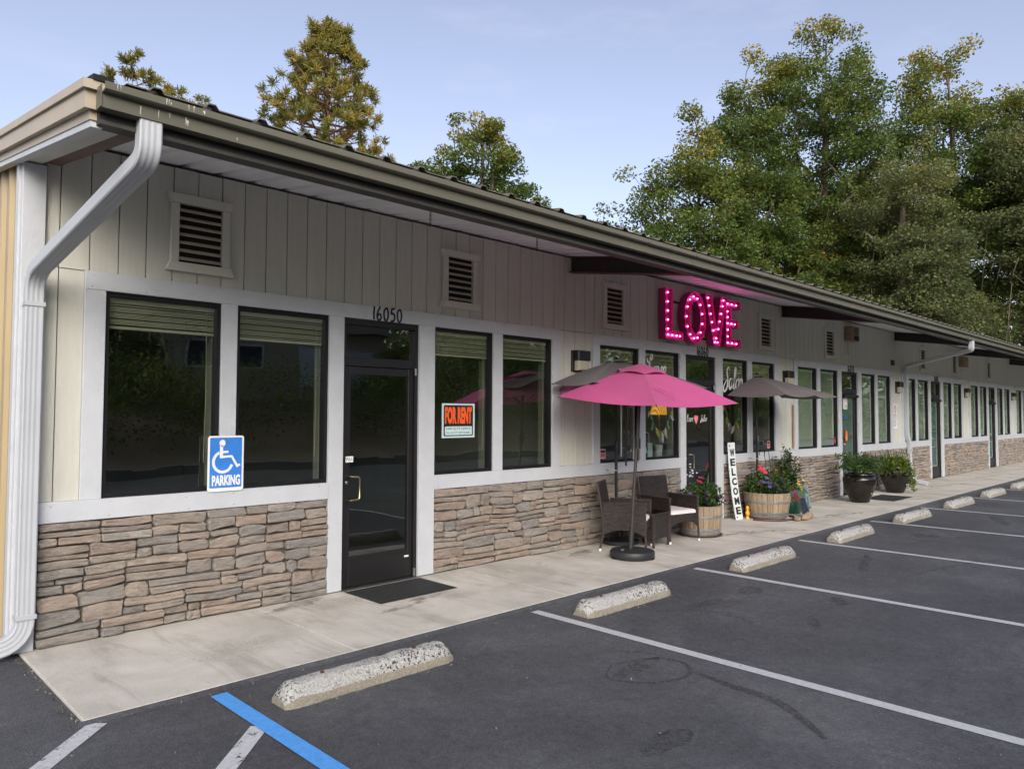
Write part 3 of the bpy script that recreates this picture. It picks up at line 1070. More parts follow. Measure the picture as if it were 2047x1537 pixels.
drip('tyre_mark', 'tar', [(4.5, -3.64), (4.45, -3.95), (4.4, -4.3), (4.1, -4.7)], 0.085, sz + 0.0013)
drip('tyre_mark', 'tyre', [(5.6, -2.55), (5.9, -2.75), (6.0, -3.05), (5.9, -3.35)], 0.11, sz + 0.0014)
drip('tyre_mark', 'tyre', [(4.4, -2.95), (4.6, -3.15), (4.62, -3.4)], 0.05, sz + 0.0015)
drip('tyre_mark', 'tyre', [(10.9, -2.95), (12.2, -3.3), (14.0, -4.2)], 0.07, sz + 0.0016)
drip('tyre_mark', 'tyre', [(8.6, -3.6), (10.4, -4.0), (11.9, -4.9)], 0.07, sz + 0.0017)
for i, (x, y, rx, ry, ro, mm) in enumerate([(3.35, -0.2, .45, .12, .1, 'wet'), (4.2, -0.85, .5, .12, .2, 'wet'), (9.9, -0.95, .6, .16, -.4, 'wet'), (10.6, -1.15, .7, .12, -.5, 'wet'), (12.6, -1.05, 1.0, .10, -.35, 'wet'),
                                            (13.4, -1.2, .9, .07, -.3, 'wet'), (19.2, -0.75, 1.3, .08, -.3, 'wet'), (21.0, -0.9, 1.8, .1, -.25, 'wet'), (24.8, -0.9, 1.6, .09, -.2, 'wet'), (6.1, -0.5, .5, .2, .2, 'efflorescence'),
                                            (3.7, -0.35, .3, .16, .1, 'efflorescence'), (2.4, -1.0, .6, .2, .5, 'efflorescence'), (7.2, -0.35, .5, .1, .1, 'wet'), (16.8, -1.3, .8, .06, -.3, 'wet'), (28.0, -0.8, 1.8, .08, -.2, 'wet')]):
    blob('walk_stain', mm, (x, y), rx, ry, ro, 0.0018 + i * 0.0001, i + 31)

# loose grit and leaf bits on the asphalt and along the walk
rg = np.random.default_rng(5)
P = []
for _ in range(240):
    x = rg.uniform(0.3, 12); y = rg.uniform(-6.2, -1.75); P.append((x, y))
for _ in range(220):
    x = rg.uniform(1.2, 14); P.append((x, WY - abs(rg.normal(0, 0.10)) - 0.01))
for cx_ in (2.85, 5.65, 8.45):
    for _ in range(60):
        P.append((cx_ + rg.uniform(-.7, .7), -2.31 - abs(rg.normal(0, .06))))
for _ in range(120):
    P.append((1.24 - abs(rg.normal(0, 0.03)), rg.uniform(WY, -0.1)))
C3 = np.array([(x, y, AZ + 0.005) for x, y in P])
V, T = leaves(rg, C3, 1, (0.0, 0.0, 0.0), 0.015, 0.7, tones=rg.uniform(0, 1, len(C3)))
tag(np_quads('grit', V, 'litter', None, T), 'fine grit and leaf crumbs scattered over the asphalt', 'grit', kind='stuff')

# ================================================================== BUILDING
bld = thing('shop_building', 'long single-storey beige shop row with stone base and white trimmed windows', 'building')

def part(name, mats, fn, smooth=False, parent=None):
    mb = MB()
    fn(mb)
    return mb.build(name, mats, parent or bld, smooth)

SLOPE = 0.15
def soff(y):
    return 3.862 + SLOPE * y

# ---- shell
def _back(mb):
    ops = [(S0 + BAY * k + 2.31, S0 + BAY * k + 3.25) for k in range(NU)]
    x = 1.20
    for a, b in ops + [(XEND, XEND)]:
        mb.box(x, a - (0.0 if a == XEND else 0.02), 0.03, 0.14, -0.1, 0.95)
        x = b + 0.02
    mb.box(1.20, XEND, 0.03, 0.14, 2.74, 3.84)
    xs = [1.20] + [v for k in range(NU) for v in (S0 + BAY * k + 0.12, S0 + BAY * k + 5.42)] + [XEND]
    for i in range(0, len(xs), 2):
        mb.box(xs[i], xs[i + 1], 0.03, 0.14, 0.95, 2.74)
part('wall_core', 'mortar', _back)
def _room(mb):
    mb.box(1.25, XEND - 0.05, 6.0, 6.1, 0, 2.9)
    mb.box(1.25, XEND - 0.05, 0.14, 6.0, 2.84, 2.9)
    for k in range(NU - 1):
        xx = S0 + BAY * k + 5.87
        mb.box(xx - 0.05, xx + 0.05, 0.14, 6.0, 0.0, 2.84)
part('interior_wall', 'interior', _room)
part('interior_floor', 'interior_floor', lambda mb: mb.box(1.25, XEND - 0.05, 0.02, 6.0, -0.1, 0.004))
def _dark(mb):
    mb.box(1.25, XEND - 0.05, 6.2, 9.9, -0.1, 4.3)
part('rear_wall', 'end_metal', _dark)

# ---- end wall in ribbed tan metal (faces -x)
def _end(mb):
    prof = []
    y = 0.115
    while y < 9.6:
        prof += [(y, 1.215), (y + 0.03, 1.185), (y + 0.07, 1.185), (y + 0.10, 1.215)]
        y += 0.31
    n = len(prof)
    vs = [(xx, yy, -0.1) for yy, xx in prof] + [(xx, yy, soff(yy) - 0.10) for yy, xx in prof]
    mb.add(vs, [(i, i + 1, n + i + 1, n + i) for i in range(n - 1)])
part('end_siding', 'end_metal', _end)
part('corner_board', 'trim', lambda mb: mb.bbox(1.18, 1.333, -0.035, 0.03, 0.0, 3.612, 0.004))
part('corner_board', 'trim', lambda mb: mb.box(1.165, 1.2, 0.031, 0.112, 0.0, 3.70))

# ---- siding boards
bw = 0.2085
gap = 0.0075
k = 0
x = 1.434 - bw
segs_low = [(1.337, S0 - 0.001)] + [(S0 + BAY * u + 5.551, S0 + BAY * (u + 1) - 0.001) for u in range(NU - 1)]
while x < XEND - 0.02:
    a, b = max(x, 1.337) + gap / 2, min(x + bw, XEND) - gap / 2
    if b - a > 0.02:
        zt = 3.838 + rnd.uniform(-0.003, 0.003)
        part('siding_board', 'siding', lambda mb: mb.bbox(a, b, -rnd.uniform(0, 0.0025), 0.029, 2.862, zt, 0.002))
        for lo, hi in segs_low:
            a2, b2 = max(a, lo), min(b, hi)
            if b2 - a2 > 0.02:
                part('siding_board', 'siding', lambda mb: mb.bbox(a2, b2, -rnd.uniform(0, 0.0025), 0.029, 1.078, 2.856, 0.002))
    x += bw

# ---- trim boards
TY = -0.034
def board(x0, x1, z0, z1, y=TY, name='trim_board'):
    part(name, 'trim', lambda mb: mb.bbox(x0, x1, y, 0.028, z0, z1, 0.003))
for u in range(NU):
    S = S0 + BAY * u
    board(S, S + 5.55, 2.716, 2.858, -0.037, 'header_board')
    for a, b in ((0, 0.15), (1.08, 1.22), (4.355, 4.505), (5.395, 5.55)):
        board(S + a, S + b, 1.078, 2.7155)
    board(S + 2.15, S + 2.31, 0.012, 2.7155, -0.040, 'door_jamb')
    board(S + 3.25, S + 3.46, 0.012, 2.7155, -0.040, 'door_jamb')
    nxt = S + BAY + 2.1495 if u < NU - 1 else XEND
    board(S + 3.4605, nxt, 0.922, 1.0775, -0.046, 'sill_board')
board(1.334, S0 + 2.1495, 0.922, 1.0775, -0.046, 'sill_board')

nails = MB()
for u in range(2):
    S = S0 + BAY * u
    for zz, x_a, x_b, yy in ((2.74, S + .05, S + 5.5, -.0374), (2.835, S + .05, S + 5.5, -.0374), (.945, S - .2, S + 2.1, -.0464), (1.05, S - .2, S + 2.1, -.0464), (.945, S + 3.5, S + 6.2, -.0464), (1.05, S + 3.5, S + 6.2, -.0464)):
        q = x_a
        while q < x_b:
            r_ = rnd.uniform(.003, .0048)
            cx_, cz_ = q + rnd.uniform(-.02, .02), zz + rnd.uniform(-.006, .006)
            nails.add([(cx_ + r_ * math.cos(a), yy, cz_ + r_ * math.sin(a)) for a in (0, 1.05, 2.1, 3.14, 4.19, 5.24)], [(5, 4, 3, 2, 1, 0)])
            q += rnd.choice([.405, .405, .61])
tag(nails.build('nail_heads', 'saucer', bld, fix=False), kind='stuff')

# ---- windows
def blind_mesh(x0, x1, zt, drop, closed, y=0.075):
    mb = MB()
    mb.box(x0, x1, y - 0.02, y + 0.02, zt - 0.04, zt)
    if closed:
        z = zt - 0.05
        while z > zt - drop:
            mb.add([(x0, y - 0.012, z), (x1, y - 0.012, z), (x1, y + 0.010, z + 0.017), (x0, y + 0.010, z + 0.017)], [(0, 1, 2, 3)])
            z -= 0.021
        mb.box(x0, x1, y - 0.012, y + 0.012, z - 0.01, z + 0.008)
    else:
        z = zt - 0.052
        i = 0
        while z > zt - drop:
            d = 0.002 * (i % 3)
            mb.box(x0, x1, y - 0.014 - d, y + 0.012, z - 0.006, z)
            z -= 0.011 if i % 4 else 0.018
            i += 1
        mb.box(x0, x1, y - 0.016, y + 0.016, z - 0.026, z - 0.004)
    # pull cord
    xx = x1 - 0.07
    mb.tube([(xx, y - 0.03, zt - 0.05), (xx + 0.006, y - 0.03, zt - 0.8), (xx - 0.004, y - 0.03, zt - 1.35)], 0.0025, 4)
    return mb
drops = {0: [(.22, 0), (.23, 0), (.24, 0), (.22, 0)], 1: [(.55, 1), (.30, 0), (.30, 0), (.60, 1)], 2: [(1.6, 1)] * 4, 3: [(1.6, 1), (1.55, 1), (1.6, 1), (1.5, 1)], 4: [(1.6, 1)] * 4, 5: [(1.6, 1)] * 4}
WIN = []
for u in range(NU):
    S = S0 + BAY * u
    for wi, (a, b) in enumerate(((.1505, 1.0795), (1.2205, 2.1495), (3.4605, 4.3545), (4.5055, 5.3945))):
        x0, x1, z0, z1 = S + a, S + b, 1.0785, 2.7150
        w = part('window', 'black_frame', lambda mb: (mb.box(x0, x0 + .034, -0.004, 0.085, z0, z1), mb.box(x1 - .034, x1, -0.004, 0.085, z0, z1),
                                                       mb.box(x0 + .034, x1 - .034, -0.0035, 0.085, z0, z0 + .034), mb.box(x0 + .034, x1 - .034, -0.0035, 0.085, z1 - .034, z1)))
        pm = MB()
        pm.add([(x0 + .03, .035, z0 + .03), (x1 - .03, .035, z0 + .03), (x1 - .03, .035, z1 - .03), (x0 + .03, .035, z1 - .03)], [(0, 1, 2, 3)])
        pm.build('pane', 'pane_glass', w, fix=False)
        d, cl = drops[u][wi]
        blind_mesh(x0 + .036, x1 - .036, z1 - .036, d, cl).build('blind', 'blind_white' if u >= 2 else 'blind', w)
        # inner return of the wall, seen through the glass
        part('reveal', 'interior', lambda mb: mb.box(x1 - .040, x1 - .005, .0955, .19, z0, z1), parent=w)
        WIN.append((u, wi, x0, x1, z0, z1))

# ---- doors
for u in range(NU):
    S = S0 + BAY * u
    x0, x1 = S + 2.3105, S + 3.2495
    d = part('door', 'door_frame', lambda mb: (
        mb.box(x0, x0 + .045, -0.006, 0.10, 0.0, 2.715), mb.box(x1 - .045, x1, -0.006, 0.10, 0.0, 2.715),
        mb.box(x0 + .045, x1 - .045, -0.005, 0.10, 2.655, 2.715), mb.box(x0 + .045, x1 - .045, -0.005, 0.10, 2.235, 2.325)))
    lx0, lx1 = x0 + .048, x1 - .048
    part('door_leaf', 'door_frame', lambda mb: (
        mb.bbox(lx0, lx0 + .062, 0.012, 0.055, 0.022, 2.230), mb.bbox(lx1 - .062, lx1, 0.012, 0.055, 0.022, 2.230),
        mb.bbox(lx0 + .0625, lx1 - .0625, 0.013, 0.055, 2.150, 2.229), mb.bbox(lx0 + .0625, lx1 - .0625, 0.013, 0.055, 0.023, 0.285),
        mb.box(lx0 + .0625, lx1 - .0625, 0.020, 0.05, 0.2855, 0.315)), parent=d)
    for (a, b, c, e, yy) in ((lx0 + .06, lx1 - .06, 0.30, 2.155, .036), (x0 + .04, x1 - .04, 2.32, 2.66, .045)):
        pm = MB()
        pm.add([(a, yy, c), (b, yy, c), (b, yy, e), (a, yy, e)], [(0, 1, 2, 3)])
        pm.build('pane', 'door_glass', d, fix=False)
    hx = lx0 + 0.03
    hz = 1.0 if u else 1.005
    part('handle', 'brass', lambda mb: mb.tube([(hx, 0.014, hz - .12), (hx + .004, -.045, hz - .12), (hx + .016, -.062, hz - .118), (hx + .085, -.066, hz - .112), (hx + .10, -.066, hz - .095), (hx + .10, -.066, hz + .095), (hx + .085, -.066, hz + .112), (hx + .016, -.062, hz + .118), (hx + .004, -.045, hz + .12), (hx, 0.014, hz + .12)], 0.0095, 8), True, d)
    lk = part('lock', 'steel', lambda mb: mb.lathe([(0.0, 0), (.016, 0.0), (.018, .006), (.010, .010), (.0, .010)], 14) or None, True, d)
    lk.rotation_euler = (R(90), 0, 0)
    lk.location = (hx - .004, 0.013, hz + .055)
    part('hinge', 'steel', lambda mb: (mb.tube([(lx1 + .012, -.012, 2.165), (lx1 + .012, -.012, 2.24)], .012, 8), mb.tube([(lx1 + .012, -.014, 0.02), (lx1 + .012, -.014, 0.10)], .014, 8)), True, d)
    part('threshold', 'steel', lambda mb: mb.box(x0 - .0, x1 + .0, -.055, -.007, 0.001, 0.014), parent=d)
    if u >= 2:
        part('door_blind', 'teal_blind', lambda mb: mb.box(lx0 + .063, lx1 - .063, .062, .066, .32, 2.14), parent=d)
        part('door_closer', 'black_metal', lambda mb: (mb.box(lx0 + .1, lx1 - .02, -.045, 0.011, 2.14, 2.215), mb.box(lx1 - .08, lx1 + .03, -.06, -.046, 2.15, 2.20)), parent=d)
    if u == 0:
        part('pull_label', 'white_sign', lambda mb: mb.box(lx0 + .012, lx0 + .098, 0.0085, 0.0115, 1.262, 1.322), parent=d)
        put_text('lettering', 'PULL', .04, 'ink_black', d, (lx0 + .055, 0.008, 1.294), wid=.07, hei=.030, extrude=.0005)
        part('stop_label', 'white_sign', lambda mb: mb.box(lx1 - .10, lx1 - .045, 0.0085, 0.0115, 0.228, 0.246), parent=d)

# ---- stone veneer
def split_panel(x0, x1, z0, z1, rg):
    out = []
    z = z0
    bands = []
    while z1 - z > 0.12:
        h = rg.uniform(0.10, 0.205)
        if z1 - z - h < 0.075:
            h = z1 - z
        bands.append((z, z + h))
        z += h
    if z1 - z > 0.01:
        bands.append((z, z1))
    for (a, b) in bands:
        x = x0
        while x < x1 - 1e-6:
            w = rg.uniform(0.24, 0.60)
            if x1 - x - w < 0.20:
                w = x1 - x
            h = b - a
            rr = rg.random()
            if h > 0.135 or (h > 0.105 and rr < 0.55):
                m_ = a + h * rg.uniform(0.36, 0.64)
                parts_ = [(a, m_), (m_, b)]
                if h > 0.155 and rr < 0.35:
                    parts_ = [(a, a + h * .36), (a + h * .36, a + h * .60), (a + h * .60, b)]
            else:
                parts_ = [(a, b)]
            for (c, d_) in parts_:
                if w > 0.30 and rg.random() < 0.45:
                    q = x + w * rg.uniform(0.3, 0.7)
                    out += [(x, q, c, d_), (q, x + w, c, d_)]
                elif d_ - c > .09 and w > .18 and rg.random() < 0.2:
                    q = x + w * rg.uniform(0.4, 0.6)
                    out += [(x, q, c, d_), (q, x + w, c, d_)]
                else:
                    out.append((x, x + w, c, d_))
            x += w
    return out

def stone(mb, x0, x1, z0, z1, bx0, bx1, bz0, bz1, rg):
    """one veneer stone: irregular 10-gon outline, rounded over to a rough face"""
    g = rg.uniform(0.0025, 0.007)
    w, h = x1 - x0 - 2 * g, z1 - z0 - 2 * g
    if w < 0.02 or h < 0.012:
        return
    cx, cz = (x0 + x1) / 2, (z0 + z1) / 2
    cut = min(w, h) * rg.uniform(0.12, 0.42)
    pts = [(-w / 2 + cut * rg.uniform(.5, 1.2), -h / 2), (w * rg.uniform(-.1, .15), -h / 2), (w / 2 - cut * rg.uniform(.4, 1.2), -h / 2), (w / 2, -h / 2 + cut * rg.uniform(.3, 1)),
           (w / 2, h / 2 - cut * rg.uniform(.3, 1)), (w / 2 - cut * rg.uniform(.4, 1.2), h / 2), (w * rg.uniform(-.15, .1), h / 2), (-w / 2 + cut * rg.uniform(.4, 1.2), h / 2), (-w / 2, h / 2 - cut * rg.uniform(.3, 1)), (-w / 2, -h / 2 + cut * rg.uniform(.3, 1))]
    jit = min(0.011, h * 0.13)
    skew = rg.uniform(-0.05, 0.05)
    dep = rg.uniform(0.030, 0.066)
    tilt = rg.uniform(-0.16, 0.16)
    tiltx = rg.uniform(-0.04, 0.04)
    n = len(pts)
    rings = []
    base = []
    for (px, pz) in pts:
        px += rg.uniform(-jit, jit) * 0.6
        pz += rg.uniform(-jit, jit) + px * skew * min(1, h / .09) * .5
        base.append((px, pz))
    for (s, y) in ((1.0, 0.002), (0.985, -(dep - 0.013)), (0.0, 0.0)):
        rr = []
        for (px, pz) in base:
            if s == 0.0:
                e = min(0.010, min(w, h) * 0.16)
                q = Vector((px, pz))
                L_ = q.length or 1
                kx = 1 - e / max(w / 2, .01)
                kz = 1 - e / max(h / 2, .01)
                qx, qz = px * kx, pz * kz
                yy = -(dep + rg.uniform(-0.011, 0.004)) + qz * tilt + qx * tiltx
            else:
                qx, qz, yy = px, pz, y + (pz * tilt + px * tiltx if s < 1 else 0)
            X = min(max(cx + qx, bx0 + .001), bx1 - .001)
            Zr = cz + qz
            # gentle wander of the courses, dying out at the panel edges
            edge = min(1, (Zr - bz0) / .12, (bz1 - Zr) / .12)
            Zr += 0.011 * max(0, edge) * mnoise.noise((X * 2.3, Zr * 2.6, 3.1)) * 2
            Zr = min(max(Zr, bz0 + .002), bz1 - .001)
            rr.append((X, min(yy, 0.002), Zr))
        rings.append(rr)
    c0 = np.mean(np.array(rings[2]), axis=0)
    vs = rings[0] + rings[1] + rings[2] + [(c0[0], c0[1] - rg.uniform(0.0, 0.004), c0[2])]
    fs = []
    for r_ in (0, 1):
        for i in range(n):
            j = (i + 1) % n
            fs.append((r_ * n + i, r_ * n + j, (r_ + 1) * n + j, (r_ + 1) * n + i))
    for i in range(n):
        fs.append((2 * n + i, 2 * n + (i + 1) % n, 3 * n))
    mb.tone = min(1, max(0, rg.random()))
    mb.add(vs, fs)

panels = [(1.336, S0 + 2.149)] + [(S0 + BAY * u + 3.461, (S0 + BAY * (u + 1) + 2.149) if u < NU - 1 else XEND) for u in range(NU)]
rgS = random.Random(41)
cells = []
for (a, b) in panels:
    cells += [(c, a, b) for c in split_panel(a, b, 0.004, 0.921, rgS)]
cells.sort(key=lambda c: c[0][0])
def px_area(c):
    (x0, x1, z0, z1), a, b = c
    d = math.hypot(x0, 6.4)
    return -(x1 - x0) * (z1 - z0) / d ** 3
order = sorted(range(len(cells)), key=lambda i: px_area(cells[i]))
single = set(order[:300])
rest = MB()
for i, (c, a, b) in enumerate(cells):
    if i in single:
        mb = MB()
        stone(mb, *c, a, b, 0.002, 0.9215, rgS)
        if mb.v:
            mb.build('stone', 'stone', bld)
    else:
        stone(rest, *c, a, b, 0.002, 0.9215, rgS)
tag(rest.build('stone', 'stone', bld), kind='stuff')
part('stone_mortar', 'mortar', lambda mb: [mb.box(a, b, -0.006, 0.029, 0.0, 0.921) for a, b in panels])

# ---- wall vents
for vx in (2.31, 5.26, 8.14, 12.70, 15.61, 21.80, 24.75, 28.75, 34.9):
    x0, x1, z0, z1 = vx, vx + 0.365, 3.03, 3.53
    v = part('vent', 'vent_paint', lambda mb: (
        mb.bbox(x0 - .068, x0 - .002, -.040, -.003, z0 - .002, z1 + .002), mb.bbox(x1 + .002, x1 + .068, -.040, -.003, z0 - .002, z1 + .002),
        mb.prism([(x0 - .075, z1 + .003), (x1 + .075, z1 + .003), (x1 + .108, z1 + .078), (x0 - .108, z1 + .078)], lambda p, q, w: (p, w, q), -.052, -.003),
        mb.prism([(x0 - .108, z0 - .078), (x1 + .108, z0 - .078), (x1 + .075, z0 - .003), (x0 - .075, z0 - .003)], lambda p, q, w: (p, w, q), -.052, -.003)))
    part('vent_back', 'dark_void', lambda mb: mb.box(x0, x1, -.006, -.004, z0, z1), parent=v)
    for i in range(7):
        zz = z0 + 0.035 + i * 0.069
        part('slat', 'vent_slat', lambda mb: mb.obox(((x0 + x1) / 2, -.022, zz), ((x1 - x0) / 2 - .001, 0, 0), (0, .016, .014), (0, -.0022, .0026)), parent=v)

# ---- roof: corrugated sheets above, white underside below
def corr(x0, n):
    p = []
    for i in range(n):
        b = x0 + i * 0.31
        p += [(b, 0.0), (b + .115, 0.0), (b + .135, .026), (b + .175, .026), (b + .195, 0.0)]
    p.append((x0 + n * 0.31, 0.0))
    return p
RX0 = 1.16
nrib = int((XEND + 0.15 - RX0) / 0.31)
i = 0
while i < nrib:
    k_ = min(3, nrib - i)
    p = corr(RX0 + i * 0.31 + (0.10), k_)
    def _sof(mb):
        n = len(p)
        vs = []
        for yy in (-2.05, -1.0, 0.028, 1.2):
            vs += [(xx, yy, soff(yy) + zz) for xx, zz in p]
        mb.add(vs, [(r_ * n + q, (r_ + 1) * n + q, (r_ + 1) * n + q + 1, r_ * n + q + 1) for r_ in range(3) for q in range(n - 1)])
    part('soffit_panel', 'soffit', _sof)
    def _top(mb):
        n = len(p)
        vs = []
        for yy in (-2.125, 5.0):
            vs += [(xx, yy, soff(yy) + zz + .005) for xx, zz in p]
        vs += [(xx, 10.3, soff(5.0) - (5.3) * SLOPE + zz + .005) for xx, zz in p]
        mb.add(vs, [(q, q + 1, n + q + 1, n + q) for q in range(n - 1)] + [(n + q, n + q + 1, 2 * n + q + 1, 2 * n + q) for q in range(n - 1)])
        # thickness lip at the eave
        o_ = len(mb.v)
        mb.add([(xx, -2.125, soff(-2.125) + zz + .005) for xx, zz in p] + [(xx, -2.125, soff(-2.125) + zz - .002) for xx, zz in p], [(q, q + 1, n + q + 1, n + q) for q in range(n - 1)])
    part('roof_panel', 'tan_metal', _top)
    i += k_
# dark closure behind the rib mouths
part('roof_void', 'dark_void', lambda mb: mb.add([(1.2, 1.2, 3.86), (XEND, 1.2, 3.86), (XEND, 1.2, 4.2), (1.2, 1.2, 4.2)], [(0, 1, 2, 3)]))

# eave strut
part('eave_strut', 'purlin', lambda mb: mb.box(1.14, XEND + .1, -2.068, -2.0, 3.3305, soff(-2.068) - .02))
part('strut_lip', 'purlin_lip', lambda mb: mb.box(1.14, XEND + .1, -2.076, -1.97, 3.308, 3.330))
# rafters
for bx in (7.42, 13.62, 19.86, 26.07, 32.08, 38.3):
    def _raf(mb):
        for (w_, t0, t1) in ((.012, .0, .205), ):
            mb.add([(bx + sx_ * w_, yy, soff(yy) - d_) for sx_ in (-1, 1) for yy in (-1.995, -.002) for d_ in (.016, .205)], [(0, 1, 3, 2), (4, 6, 7, 5), (0, 4, 5, 1), (2, 3, 7, 6), (1, 5, 7, 3), (0, 2, 6, 4)])
    r_ = part('rafter', 'beam', _raf)
    def _fl(mb):
        w_ = .062
        mb.add([(bx + sx_ * w_, yy, soff(yy) - d_) for sx_ in (-1, 1) for yy in (-1.995, -.002) for d_ in (.206, .222)], [(0, 1, 3, 2), (4, 6, 7, 5), (0, 4, 5, 1), (2, 3, 7, 6), (1, 5, 7, 3), (0, 2, 6, 4)])
        mb.add([(bx + sx_ * w_, yy, soff(yy) - d_) for sx_ in (-1, 1) for yy in (-1.995, -.002) for d_ in (.004, .0155)], [(0, 1, 3, 2), (4, 6, 7, 5), (0, 4, 5, 1), (2, 3, 7, 6), (1, 5, 7, 3), (0, 2, 6, 4)])
    part('rafter_flange', 'beam_red', _fl, parent=r_)
def _endraf(mb):
    x0, x1 = 1.30, 1.415
    mb.add([(xx, yy, soff(yy) - d_) for xx in (x0, x1) for yy in (-1.995, -.04) for d_ in (.02, .225)], [(0, 1, 3, 2), (4, 6, 7, 5), (0, 4, 5, 1), (2, 3, 7, 6), (1, 5, 7, 3), (0, 2, 6, 4)])
part('end_rafter', 'beam_red', _endraf)
def _endsof(mb):
    mb.add([(1.13, -1.98, soff(-1.98) - .235), (1.30, -1.98, soff(-1.98) - .235), (1.30, .03, soff(.03) - .235), (1.13, .03, soff(.03) - .235)], [(0, 1, 2, 3)])
part('rake_soffit', 'vent_paint', _endsof)

# gutter in sections with a lap joint
GP = [(-2.200, 3.497), (-2.200, 3.458), (-2.188, 3.450), (-2.150, 3.446), (-2.150, 3.372), (-2.072, 3.372), (-2.072, 3.492), (-2.079, 3.492), (-2.079, 3.380), (-2.142, 3.380), (-2.142, 3.456), (-2.192, 3.464), (-2.192, 3.497)]
gx = [1.13, 6.05, 6.95, 12.0, 17.6, 18.4, 23.6, 28.8, 34.0, XEND + .12]
for a, b in zip(gx[:-1], gx[1:]):
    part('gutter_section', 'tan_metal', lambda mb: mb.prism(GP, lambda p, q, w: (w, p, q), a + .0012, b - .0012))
for q in gx[1:-1]:
    part('gutter_joint', 'tan_metal', lambda mb: (mb.box(q - .02, q + .02, -2.1535, -2.1505, 3.373, 3.445), mb.box(q - .02, q + .02, -2.2035, -2.2005, 3.459, 3.496)))
part('gutter_end', 'tan_metal', lambda mb: mb.box(1.122, 1.1285, -2.157, -2.073, 3.372, 3.49))
# bird lime near the end: thin runs, each its own streak
rgl = random.Random(3)
for _ in range(15):
    xx = 1.16 + abs(rgl.gauss(0, .32))
    face = rgl.random() < .6
    za, zb, yy = (3.460, 3.496, -2.2022) if face else (3.376, 3.443, -2.1522)
    n_ = 5
    h_ = min(zb - za - .002, rgl.uniform(.015, .05))
    z1_ = rgl.uniform(za + h_, zb)
    w_ = rgl.uniform(.0015, .006)
    L_, R_ = [], []
    for q in range(n_ + 1):
        t_ = q / n_
        ww = w_ * (1.25 - t_) * rgl.uniform(.6, 1.3)
        cx_ = xx + rgl.uniform(-.0015, .0015)
        L_.append((cx_ - ww, yy, z1_ - h_ * t_))
        R_.append((cx_ + ww, yy, z1_ - h_ * t_))
    mb = MB()
    mb.add(L_ + R_, [(q, q + 1, n_ + 2 + q, n_ + 1 + q) for q in range(n_)])
    mb.build('bird_lime', 'vent_paint', bld, fix=False)

# rake (gable edge) trim, three stepped metal bands
def rake_band(name, mat_name, x0, x1, top0, top1, yend):
    def f(mb):
        mb.add([(xx, yy, soff(yy) + tt) for xx in (x0, x1) for yy in (yend, 5.0) for tt in (top0, top1)], [(0, 1, 3, 2), (4, 6, 7, 5), (0, 4, 5, 1), (2, 3, 7, 6), (1, 5, 7, 3), (0, 2, 6, 4)])
    part(name, mat_name, f)
rake_band('rake_trim', 'rake_metal', 1.055, 1.16, -0.070, -0.020, -2.09)
rake_band('rake_trim', 'rake_metal', 1.072, 1.16, -0.172, -0.0705, -2.06)
rake_band('rake_trim', 'rake_metal', 1.105, 1.16, -0.225, -0.1725, -2.03)
rake_band('rake_trim', 'trim', 1.112, 1.17, -0.262, -0.2255, -2.02)
rake_band('rake_cap', 'dark_void', 1.10, 1.20, -0.019, 0.012, -2.10)

# ---- downspouts
def bend(p, q, r_, n=6):
    return [p, q]
def downspout(path, side, straps):
    o = part('downspout', 'pvc_white', lambda mb: mb.recttube(path, .060, .042, side), 'sharp')
    for s_ in straps:
        part('strap', 'pvc_white', lambda mb: mb.box(s_[0] - .066, s_[0] + .066, s_[1] - .050, s_[1] + .045, s_[2] - .016, s_[2] + .016), parent=o)
    return o
def arc(path, rad=0.10, n=6):
    P = [Vector(p) for p in path]
    out = [P[0]]
    for i in range(1, len(P) - 1):
        a, b, c = P[i - 1], P[i], P[i + 1]
        u, w = (a - b).normalized(), (c - b).normalized()
        r_ = min(rad, (a - b).length * .45, (c - b).length * .45)
        p0, p1 = b + u * r_, b + w * r_
        for k_ in range(n + 1):
            t_ = k_ / n
            out.append(p0 * (1 - t_) ** 2 + b * 2 * t_ * (1 - t_) + p1 * t_ ** 2)
    out.append(P[-1])
    return out
downspout(arc([(1.385, -2.10, 3.371), (1.385, -2.10, 3.17), (1.262, -.082, 2.78), (1.262, -.082, 0.09), (0.72, -.10, 0.0)], .17), (-1, 0, 0), [(1.262, -.082, 2.55), (1.262, -.082, .27)])
downspout(arc([(18.15, -2.10, 3.371), (18.15, -2.10, 3.17), (20.42, -.082, 3.02), (20.42, -.082, 1.25), (20.55, -.10, 1.02), (20.55, -.10, 0.12), (20.55, -.5, 0.04)], .16), (-1, 0, 0), [(20.42, -.082, 2.2)])

# ---- short chains hanging from the eave strut
for cx_ in (3.50, 4.70, 19.0, 22.0):
    def _ch(mb):
        for i in range(4):
            zc = 3.30 - i * 0.028
            pts = []
            for q in range(13):
                a = 2 * math.pi * q / 12
                dx = .008 * math.cos(a)
                pts.append((cx_ + (dx if i % 2 else 0), -1.94 + (0 if i % 2 else dx), zc + .018 * math.sin(a)))
            mb.tube(pts, .0025, 5, False)
    tag(part('chain', 'black_metal', _ch, parent=None), None)

